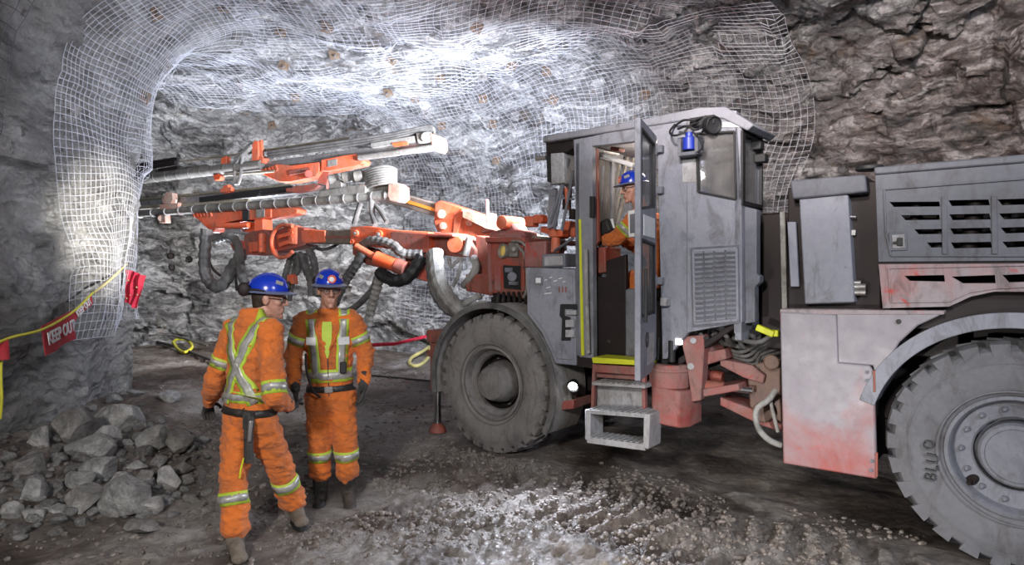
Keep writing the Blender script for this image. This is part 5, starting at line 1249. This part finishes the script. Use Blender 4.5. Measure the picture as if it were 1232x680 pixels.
    for i in range(11):
        t = math.pi/2*i/10; q = math.cos(t)**.85 if i < 10 else .02; rings.append((hc+hz*(.112*hs*math.sin(t)), hr*.104*hs*max(q,.02), hf*.128*hs*max(q,.02)))
    hm.loft(rings, 36)
    for o_ in (0,.030,-.030): hm.tube([hc+hr*o_*hs*math.cos(math.radians(a))+hf*.124*hs*math.cos(math.radians(a))+hz*(.1125*hs*math.sin(math.radians(a))-abs(o_)*.10*hs) for a in range(15,170,8)], .0065*hs, 8)
    helm = hm.build('helmet', HELM, root, 50)
    bm_ = MB(); N_ = 44; vs = []; fs = []
    for i in range(N_):
        a = 2*math.pi*i/N_; x, y = math.cos(a), math.sin(a); ext = .026+(.034*max(0,y)**1.5)
        for rr, zz in ((0,.004),(ext,-.008),(ext+.003,-.012),(ext,-.016),(0,-.006)): vs.append(hc+hr*x*(.102*hs+rr)+hf*y*(.126*hs+rr)+hz*zz)
    for i in range(N_):
        for j in range(5): fs.append((i*5+j,i*5+(j+1) % 5,((i+1) % N_)*5+(j+1) % 5,((i+1) % N_)*5+j))
    bm_.add(vs,fs); bm_.build('brim', BRIM, helm, 50)
    if muff:
        for s in (-1,1):
            mf = MB(); c0 = hc+hr*s*.085*hs-hf*.135*hs+hz*.005; mf.ell(c0,(.022,.042,.048),HM); mf.tube([c0+hf*.02,hc+hr*s*.112*hs-hf*.06*hs+hz*.01,hc+hr*s*.112*hs+hz*.0],.007,8); mf.build('ear_muff', DARK, helm, 60)
    tp = MB()
    for s in (-1,1):
        pts = []
        tp.box(hc+hr*s*.070*hs+hf*.075*hs+hz*.058*hs,(.006,.05,.028),HM @ Matrix.Rotation(-s*.55,3,'Y') @ Matrix.Rotation(s*.5,3,'Z'))
    tp.build('reflective_patch', SILV, helm, 40, .001)
    lp = MB(); fr = frame(hc+hf*.118*hs+hz*.040*hs, hf+hz*.15); lp.lathe([(.02,-.03),(.030,-.015),(.033,.012),(.026,.014),(.022,.004),(.004,.002)], fr, 20); lo = lp.build('headlamp', RED if lamp_ring else BLACK, helm, 40)
    q = MB(); q.lathe([(.0215,.003),(.012,.008),(.003,.010)], fr, 16); q.build('lamp_lens', WHITE, lo, 60)
    # ---- hair and glasses
    hb = MB(); hb.ell(h(0,-.026,.028), V((.081,.086,.088))*hs, HM, 24, 14); hb.ell(h(0,-.052,-.02), V((.066,.052,.06))*hs, HM, 20, 12); link('hair', remesh(hb,.008,2), HAIR, root, 180)
    gm = MB()
    for s in (-1,1):
        pts = [h(.012*s,.104,.016),h(.03*s,.103,.023),h(.055*s,.092,.020),h(.062*s,.084,.006),h(.050*s,.094,-.010),h(.028*s,.103,-.012),h(.014*s,.105,-.002)]; gm.tube(pts,.0014*hs,6,True); gm.tube([h(.060*s,.086,.014),h(.078*s,.05,.016),h(.082*s,-.01,.018)],.0028*hs,6)
    gm.tube([h(-.012,.105,.012),h(0,.109,.013),h(.012,.105,.012)],.0024*hs,6); go = gm.build('safety_glasses', BLACK, root, 60)
    ln = MB()
    for s in (-1,1):
        pts = [h(.012*s,.1035,.016),h(.03*s,.1025,.023),h(.055*s,.0915,.020),h(.062*s,.0835,.006),h(.050*s,.0935,-.010),h(.028*s,.1025,-.012),h(.014*s,.1045,-.002)]; ln.prism(pts, -hf*.0015)
    ln.build('lens', CLEAR, go, 0)
    return dict(root=root, J=J, cov=cov, bvh=bvh, P=P, N=Nk, rp=rp, rc=rc, fp=fp, fc=fc, Z=Z, sp=sp, base=base, hc=hc, hf=hf, hr=hr, hz=hz)
def limbbands(p, arm=.55, leg=.42, w=.075, only='rl'):
    J, bv, c = p['J'], p['bvh'], p['cov']
    for s in only:
        if arm: band('arm_tape', bv, J['sh_'+s].lerp(J['el_'+s],arm), J['el_'+s]-J['sh_'+s], w, c, n=32, R=.14)
        if leg: band('leg_tape', bv, J['kn_'+s].lerp(J['an_'+s],leg), J['an_'+s]-J['kn_'+s], w*1.1, c, n=32, R=.15)
def at_(p, side, up, front):    # torso frame: right, up from pelvis (m), forward
    t = up/p['sp'].length; r = p['rp'].lerp(p['rc'],max(0,min(1,t))).normalized(); f = p['fp'].lerp(p['fc'],max(0,min(1,t))).normalized()
    return p['P']+p['sp'].normalized()*up+r*side+f*front
# ---- worker walking away, nearest the rock pile
fa = V((.50,.866,0)); ra_ = V((.866,-.50,0)); nk = W(304,382,4.42); pv = W(299,492,4.42); zt = V((0,0,1))
JA = dict(pelvis=pv, neck=nk, head=V((-1.675,4.47,1.632)), sh_r=nk+ra_*.175-zt*.085, sh_l=nk-ra_*.178-zt*.085,
    el_r=W(330,478,4.22), wr_r=W(347,489,4.45), ha_r=W(352,493,4.55), el_l=W(258,462,4.52), wr_l=W(252,484,4.72), ha_l=W(250,494,4.78),
    hip_r=pv+ra_*.085-zt*.03, hip_l=pv-ra_*.085-zt*.03, kn_l=W(281,574,4.32), an_l=W(283,650,4.22), kn_r=W(337,562,4.54), an_r=W(356,612,4.70), toe_l=V((.45,.89,0)), toe_r=V((.42,.85,.33)))
A = person((-1.72,4.42,0), JA, (.35,.937,0), fa, (.985,.17,0), 'worker in orange coverall and blue helmet walking away, face turned right', -4, 1.06, BOOTL, rightcurl=34, collar=.035)
limbbands(A, None, .34); J = A['J']
band('arm_tape', A['bvh'], J['sh_r'].lerp(J['el_r'],.86), J['el_r']-J['sh_r'], .085, A['cov'], n=32, R=.14); band('arm_tape', A['bvh'], J['sh_l'].lerp(J['el_l'],.6), J['el_l']-J['sh_l'], .075, A['cov'], n=32, R=.14)
bk = [A['fp'],A['fc']]
strap('back_strap', A['bvh'], [at_(A,-.135,.60,-.2),at_(A,-.06,.42,-.2),at_(A,.0,.30,-.2),at_(A,.075,.16,-.2),at_(A,.12,.06,-.2)], A['fc'], .092, A['cov'])
strap('back_strap', A['bvh'], [at_(A,.135,.60,-.2),at_(A,.06,.42,-.2),at_(A,.0,.30,-.2),at_(A,-.075,.16,-.2),at_(A,-.12,.06,-.2)], A['fc'], .092, A['cov'])
for s in (1,-1): strap('shoulder_strap', A['bvh'], [at_(A,.135*s,.60,-.06),at_(A,.125*s,.66,0),at_(A,.115*s,.60,.09)], -A['Z'], .09, A['cov'])
for s in (1,-1): strap('front_strap', A['bvh'], [at_(A,.115*s,.58,.3),at_(A,.11*s,.3,.3),at_(A,.11*s,.1,.3)], -A['fc'], .07, A['cov'])
band('waist_tape', A['bvh'], at_(A,0,.10,0), A['sp'], .075, A['cov'], n=60)
bl = band('belt', A['bvh'], at_(A,0,.0,0), A['sp'], .05, A['cov'], (BELT,None), n=60)
mb = MB(); c = at_(A,.13,-.10,-.135); mb.box(c+V((0,0,.06)),(.07,.05,.12),Rm('Z',-30)); mb.box(c-V((0,0,.10)),(.055,.045,.24),Rm('Z',-30)); mb.build('tool_pouch', GLV, A['cov'], 35, .012)
mb = MB(); mb.caps(c+V((.03,-.04,.06)), c+V((.02,-.04,-.06)), .014,.012); mb.build('pouch_tool', STEEL, A['cov'], 60)
mb = MB(); mb.tube([c+V((-.02,-.03,-.18)),c+V((-.04,-.03,-.26)),c+V((-.05,-.02,-.31))],.006,8); mb.build('yellow_tag', YEL, A['cov'], 0)
# ---- worker facing the camera
fb = V((.16,-.987,0)); rb2 = fb.cross(zt); nk = W(395,373,5.2); pv = W(398,473,5.2)
JB = dict(pelvis=pv, neck=nk, head=W(396,351,5.16), sh_r=nk+rb2*.178-zt*.085, sh_l=nk-rb2*.178-zt*.085,
    el_r=W(353,425,5.18), wr_r=W(355,464,5.02), ha_r=W(356,482,4.95), el_l=W(440,424,5.26), wr_l=W(437,462,5.08), ha_l=W(436,482,5.02),
    hip_r=pv+rb2*.085-zt*.03, hip_l=pv-rb2*.085-zt*.03, kn_r=W(385,537,5.16), an_r=W(386,592,5.22), kn_l=W(416,537,5.16), an_l=W(420,594,5.20), toe_r=V((-.18,-.98,0)), toe_l=V((.38,-.92,0)))
B = person((-1.44,5.2,0), JB, fb, fb, (.42,-.91,0), 'worker in orange coverall and blue helmet standing facing the camera', -3, 1.06, BOOT, lamp_ring=True, rightcurl=24, cuff=.52)
limbbands(B, .58, .16)
for s in (1,-1):
    strap('front_strap', B['bvh'], [at_(B,.125*s,.60,.3),at_(B,.115*s,.42,.3),at_(B,.105*s,.28,.3),at_(B,.10*s,.14,.3)], -B['fc'], .085, B['cov'])
    strap('shoulder_strap', B['bvh'], [at_(B,.125*s,.60,.06),at_(B,.125*s,.66,0),at_(B,.125*s,.60,-.09)], -B['Z'], .085, B['cov'])
    mb = strip([[conform(B['bvh'], at_(B,.125*s+dx,z,.4), -B['fc'], .014) for dx in (-.04,0,.04)] for z in (.40,.43,.46)], False); o = mb.build('pocket_patch', WHITE, B['cov'], 60)
band('waist_tape', B['bvh'], at_(B,0,.155,0), B['sp'], .10, B['cov'], n=60)
bl = band('belt', B['bvh'], at_(B,0,.05,0), B['sp'], .048, B['cov'], (BELT,None), n=60)
mb = MB(); c = conform(B['bvh'], at_(B,0,.05,.4), -B['fc'], .012); mb.box(c,(.065,.012,.05),Rm('Z',9)); mb.build('buckle', STEEL, bl, 35, .004)
rows = [[conform(B['bvh'], at_(B,dx*w,z,.4), -B['fc'], .012) for dx in (-.5,-.25,0,.25,.5)] for z, w in ((.30,.012),(.38,.05),(.46,.075),(.53,.08),(.58,.07))]
strip(rows, False).build('undershirt', SHIRT, B['cov'], 60)
for s in (1,-1):
    mb = MB(); pts = [conform(B['bvh'], at_(B,x*s,z,.4), -B['fc'], .006) for x, z in ((.075,.60),(.085,.53),(.055,.44),(.012,.36))]; mb.tube(resample(spline(pts),.02),.011,8); mb.build('collar', COVER, B['cov'], 60)
mb = MB(); mb.tube(resample(spline([conform(B['bvh'], at_(B,.0,z,.4), -B['fc'], .003) for z in (.36,.28,.2,.1,.0)]),.02),.004,6); mb.build('zip', BELT, B['cov'], 60)
mb = MB(); c = conform(B['bvh'], at_(B,-.115,.22,.4), -B['fc'], .02); mb.box(c,(.05,.035,.09),Rm('Z',9)); mb.build('radio', BLACK, B['cov'], 35, .008)
mb = MB(); pts = [J2 for J2 in (at_(B,.16,.34,.17),at_(B,.15,.2,.2),at_(B,.11,.06,.19),at_(B,.06,.0,.17))]; mb.tube(resample(spline(pts),.02),.009,8); mb.build('lamp_cord', BLACK, B['cov'], 60)
# ---- operator leaning forward in the cab
def m(x, y, z): return MM @ V((x,y,z))
fcb = -EX
JC = dict(pelvis=m(1.66,.50,1.80), neck=m(1.43,.50,2.40), head=m(1.355,.46,2.59), sh_r=m(1.46,.70,2.29), sh_l=m(1.46,.30,2.29), el_r=m(1.26,.74,2.05), wr_r=m(1.08,.66,2.16), ha_r=m(.98,.64,2.16),
    el_l=m(1.29,.24,2.12), wr_l=m(1.09,.30,2.12), ha_l=m(1.0,.32,2.08), hip_r=m(1.64,.59,1.78), hip_l=m(1.64,.41,1.78), kn_r=m(1.26,.64,1.70), kn_l=m(1.26,.36,1.70), an_r=m(1.22,.64,1.28), an_l=m(1.22,.36,1.28), toe_r=-EX, toe_l=-EX)
OP = person(m(1.66,.50,1.06), JC, -EX, -EX, (-.87,-.1,0), 'operator in orange coverall and blue helmet seated inside the cab', -8, 1.0, BOOT, muff=False, lamp_ring=True, rightcurl=40, handn=(0,0,-1))
band('arm_tape', OP['bvh'], OP['J']['sh_l'].lerp(OP['J']['el_l'],.5), OP['J']['el_l']-OP['J']['sh_l'], .07, OP['cov'], n=32, R=.14)
# ================================================================ KEEP-OUT LINE, RAGS, HOSES ON THE FLOOR
M_BAN = paint('red_banner_cloth', (.52,.015,.03), (.40,.04,.05), .4, 8, .6, 0, .001)
M_PINKR = paint('bright_red_cloth', (.78,.02,.07), (.62,.03,.06), .4, 8, .6, 0, .002)
M_ROPE = plain('yellow_rope', (.62,.58,.05), .6, 0, .2)
M_ROPED = plain('dusty_tan_rope', (.50,.42,.20), .7, 0, .25)
def wallpt(u, v, off=.12):
    h = hit(u, v); return h[0]+(V((0,0,EYE))-h[0]).normalized()*off
ra, rb_ = W(8,408,5.0), W(52,396,5.45); rc = W(88,375,6.25); rd = W(112,352,6.9); re_ = wallpt(152,318,.12); r0 = W(-40,432,4.6)
mb = MB(); mb.hose([r0,ra,rb_,rc,rd], .011, .04); o = mb.build('barrier_rope', M_ROPE); tag(o,'yellow rope strung from the left frame edge carrying the red banners','rope')
mb = MB(); mb.hose([rd+V((.01,0,0)),W(131,338,7.2),re_],.013,.04); mb.build('frayed_end', M_ROPED, o, 60)
mb = MB(); mb.hose([ra,W(2,425,5.0),W(1,455,5.0),W(2,480,5.02),W(0,505,5.05)],.011,.04); o = mb.build('hanging_rope', M_ROPE); tag(o,'yellow rope end hanging down at the left frame edge below the red tag','rope')
def banner(q, label, txt, size, skew, t=.006, xs=1.0, flag=None):
    """q: four corners tl, tr, br, bl"""
    n = (q[1]-q[0]).cross(q[3]-q[0]).normalized(); 
    if n.dot(V((0,0,EYE))-q[0]) < 0: n = -n
    vs = []; nx_, nz_ = 14, 8
    for side in (0, 1):
        for i in range(nx_+1):
            for j in range(nz_+1):
                s, r = i/nx_, j/nz_; p = (q[0]*(1-s)+q[1]*s)*(1-r)+(q[3]*(1-s)+q[2]*s)*r
                vs.append(p+n*(.018*math.sin(s*7+skew)*r - side*t))
    k = (nx_+1)*(nz_+1); fs = []
    for i in range(nx_):
        for j in range(nz_):
            a = i*(nz_+1)+j; f = (a,a+nz_+1,a+nz_+2,a+1); fs += [f, tuple(x+k for x in reversed(f))]
    edge = [i*(nz_+1) for i in range(nx_+1)]+[nx_*(nz_+1)+j for j in range(1,nz_+1)]+[i*(nz_+1)+nz_ for i in range(nx_-1,-1,-1)]+[j for j in range(nz_-1,0,-1)]
    for a, b in zip(edge, edge[1:]+edge[:1]): fs.append((a,b,b+k,a+k))
    o = MB().add(vs,fs).build('banner', M_BAN, None, 60); tag(o, label, 'banner', 'red keep-out banners on the rope')
    if txt:
        c = (q[0]+q[1]+q[2]+q[3])/4+n*.022; x = ((q[1]-q[0])+(q[2]-q[3])).normalized(); y = n.cross(x)
        M = Matrix(((x.x,y.x,n.x,c.x),(x.y,y.y,n.y,c.y),(x.z,y.z,n.z,c.z),(0,0,0,1)))
        link('lettering', text_mesh(txt, size, M, .003, 1.0, xs), WHITE, o, 0)
    return o
banner([W(50,393,5.42),W(86,374,6.2),W(90,408,6.22),W(55,428,5.45)], 'red keep out banner hanging nearest on the yellow rope','KEEP OUT',.15,0,xs=1.1)
banner([W(84,380,6.18),W(110,353,6.85),W(110,366,6.85),W(88,387,6.2)], 'smaller red keep out banner further along the rope toward the pillar','KEEP OUT',.082,1.4,xs=1.35)
banner([W(-14,411,4.85),W(10,408,5.0),W(11,432,5.0),W(-14,436,4.85)], 'plain red tag on the rope cut by the left frame edge',None,0,2)
# rag hung on the pillar
vs = []; fs = []; c0 = re_.y
tl, tr, br, bl = W(152,324,c0),W(175,332,c0),W(164,371,c0),W(152,364,c0)
for side in (0, 1):
    for i in range(17):
        for j in range(13):
            s, r = i/16, j/12; p = (tl*(1-s)+tr*s)*(1-r)+(bl*(1-s)+br*s)*r; w = .022*math.sin(s*17+r*2)+.012*math.sin(s*9-r*5+1)
            vs.append(p+V((.006*math.sin(r*9+s*4), -w-side*.008, .012*math.sin(s*6)*r)))
k = 17*13
for i in range(16):
    for j in range(12):
        a = i*13+j; f = (a,a+13,a+14,a+1); fs += [f, tuple(x+k for x in reversed(f))]
edge = [i*13 for i in range(17)]+[16*13+j for j in range(1,13)]+[i*13+12 for i in range(15,-1,-1)]+[j for j in range(11,0,-1)]
for a, b in zip(edge, edge[1:]+edge[:1]): fs.append((a,b,b+k,a+k))
o = MB().add(vs,fs).build('cloth_flag', M_PINKR, None, 60); tag(o,'bright red crumpled cloth flag hanging at the pillar corner','flag')
mb = MB()
for s, r in ((.2,.3),(.75,.4),(.4,.7),(.15,.85),(.9,.6)):
    p = (tl*(1-s)+tr*s)*(1-r)+(bl*(1-s)+br*s)*r; mb.ell(p-V((0,.03,0)),(.012,.008,.012),None,8,6)
mb.build('pale_tassel', M_ROPED, o, 60)
# yellow hose coils and lines on the far floor
def floorpt(u, v, h=.03):
    p = G(u,v); 
    for _ in range(6): p = G(u,v,fz(p.x,p.y)+h)
    return p
M_YH = plain('pale_yellow_hose', (.68,.60,.24), .55, 0, .2); M_YB = plain('bright_yellow_strap', (.72,.68,.06), .55, 0, .15)
mb = MB(); mb.hose([floorpt(446,416),floorpt(466,411),floorpt(490,408,.04),floorpt(508,412,.06),floorpt(517,422,.06),floorpt(513,433,.05),floorpt(503,440),floorpt(493,438),floorpt(496,430,.09),floorpt(510,422,.12),floorpt(522,412,.1),floorpt(532,404)],.035,.05)
o = mb.build('floor_hose', M_YH, None, 60); tag(o,'pale yellow hose looped on the floor between the worker and the front wheel','hose')
mb = MB(); mb.hose([floorpt(446,452),floorpt(470,454),floorpt(500,457),floorpt(522,459)],.016,.05); o = mb.build('floor_cable', BLACK, None, 60); tag(o,'thin black cable lying on the floor below the yellow hose','cable')
mb = MB(); mb.hose([floorpt(208,412,.1),floorpt(214,420,.04),floorpt(222,424,.03),floorpt(231,418,.05),floorpt(226,410,.14),floorpt(215,408,.16),floorpt(209,411,.1)],.03,.05); o = mb.build('strap_loop', M_YB, None, 60); tag(o,'bright yellow strap loop lying by the far rock face','strap')
mb = MB(); mb.hose([floorpt(166,408,.1),floorpt(200,414,.06),floorpt(240,428,.05),floorpt(262,436,.05)],.03,.05); mb.hose([floorpt(180,404,.3),floorpt(205,403,.25),floorpt(250,416,.05)],.025,.05); o = mb.build('floor_cable', HOSE, None, 60); tag(o,'dark hoses lying beside the yellow strap near the far rock face','hose')
mb = MB(); a, b = W(436,416,9.0), W(512,405,10.6); n_ = V((0,0,1)); mb.prism([a+V((0,0,.025)),W(475,412,9.8)+V((0,0,.0)),b+V((0,0,.025)),b-V((0,0,.025)),W(475,412,9.8)-V((0,0,.05)),a-V((0,0,.025))],(.01,.03,0)); o = mb.build('barrier_tape', M_PINKR, None, 0); tag(o,'red barrier tape stretched behind the facing worker','tape')
# drill holes are open collars in the far rock face
mb_s = [(205,309),(228,312),(205,322),(222,318),(352,330),(238,336)]
for u, v in ((205,309),(228,312),(205,322)):
    h = hit(u,v); 
    if not h: continue
    p, n, _ = h; mb = MB(); mb.lathe([(.075,.0),(.06,.03),(.05,.0),(.045,-.02),(.004,-.02)], frame(p+n*.03, (n+(V((0,0,EYE))-p).normalized()).normalized()), 20); o = mb.build('drill_collar', DARK, None, 40); tag(o,'dark round drill hole collar in the far rock face beside the boom hose','drill hole','drill holes in the far face')
# ================================================================ CAMERA, LAMPS, EXPOSURE
cam = bpy.data.cameras.new('camera'); co = bpy.data.objects.new('camera', cam); C.objects.link(co)
co.location = (0,0,EYE); co.rotation_euler = (math.pi/2,0,0); cam.sensor_width = 36; cam.lens = F/1232*36; cam.shift_y = -15/1232; cam.clip_start = .05
bpy.context.scene.camera = co
def lamp(kind, loc, target, power, col, size=.1, angle=60, blend=.6):
    l = bpy.data.lights.new('lamp', kind); o = bpy.data.objects.new('lamp_or_fill', l); C.objects.link(o)
    l.energy = power; l.color = col; o.location = loc
    o.rotation_euler = (V(target)-V(loc)).to_track_quat('-Z','Y').to_euler()
    if kind == 'SPOT': l.spot_size = math.radians(angle); l.spot_blend = blend; l.shadow_soft_size = size
    elif kind == 'AREA': l.size = size; l.shape = 'DISK'
    else: l.shadow_soft_size = size
    return o
COOL = (.80,.86,1.0); NEUT = (1.0,.97,.93); WARM = (1.0,.86,.70)
# work lamps on the front of the cab, aimed along the booms
lamp('SPOT', MM @ V((.42,.55,2.95)), (-6.2,11.6,3.6), 850, COOL, .12, 110, .9)
lamp('SPOT', MM @ V((.42,.85,2.75)), (-4.5,13.2,1.7), 700, NEUT, .10, 90, .8)
lamp('SPOT', MM @ V((.40,1.25,3.0)), (-1.6,13.0,3.6), 1700, COOL, .12, 110, .9)
lamp('SPOT', MM @ V((.36,.02,2.62)), (-4.60,7.5,2.35), 2300, (1,.94,.82), .06, 24, 1.0)
# added fill lights hidden behind the booms, brightening roof and face
lamp('SPOT', (-4.6,10.9,1.3), (-5.0,10.3,5.2), 750, COOL, .15, 150, 1.0)
lamp('SPOT', (-1.6,11.2,1.6), (-1.8,10.0,5.2), 500, COOL, .15, 150, 1.0)
lamp('SPOT', (-2.6,11.4,2.3), (-6.0,13.6,1.6), 600, NEUT, .15, 140, 1.0)
# lamp over the steps and behind the front wheel
lamp('SPOT', MM @ V((.95,-.14,.95)), MM @ V((1.7,-2.0,0)), 230, COOL, .06, 110, 1.0)
# added fill inside the cab, brightening the ribbed guard
lamp('POINT', MM @ V((1.45,.75,2.86)), (0,0,0), 9, WARM, .05)
# added off-frame fill lights for machine, people, ground and right wall
lamp('AREA', (-1.8,-1.8,3.6), (-.6,6,1.0), 215, (1,.96,.90), .6)
lamp('AREA', (2.8,-1.5,4.0), (2.3,5.2,1.6), 140, COOL, .6)
lamp('SPOT', (-1.2,1.5,.75), (2.3,4.7,-.1), 420, (1,.96,.93), .06, 56, 1.0)
lamp('SPOT', (-.5,.5,4.3), (4.6,8.4,5.0), 2600, (1,.90,.87), .25, 62, 1.0)
w = bpy.data.worlds.new('world'); bpy.context.scene.world = w; w.use_nodes = True
w.node_tree.nodes['Background'].inputs[0].default_value = (.8,.85,1,1); w.node_tree.nodes['Background'].inputs[1].default_value = .03
sc = bpy.context.scene; sc.view_settings.view_transform = 'Standard'; sc.view_settings.look = 'None'; sc.view_settings.gamma = 1; sc.view_settings.exposure = .6; sc.view_settings.use_curve_mapping = False
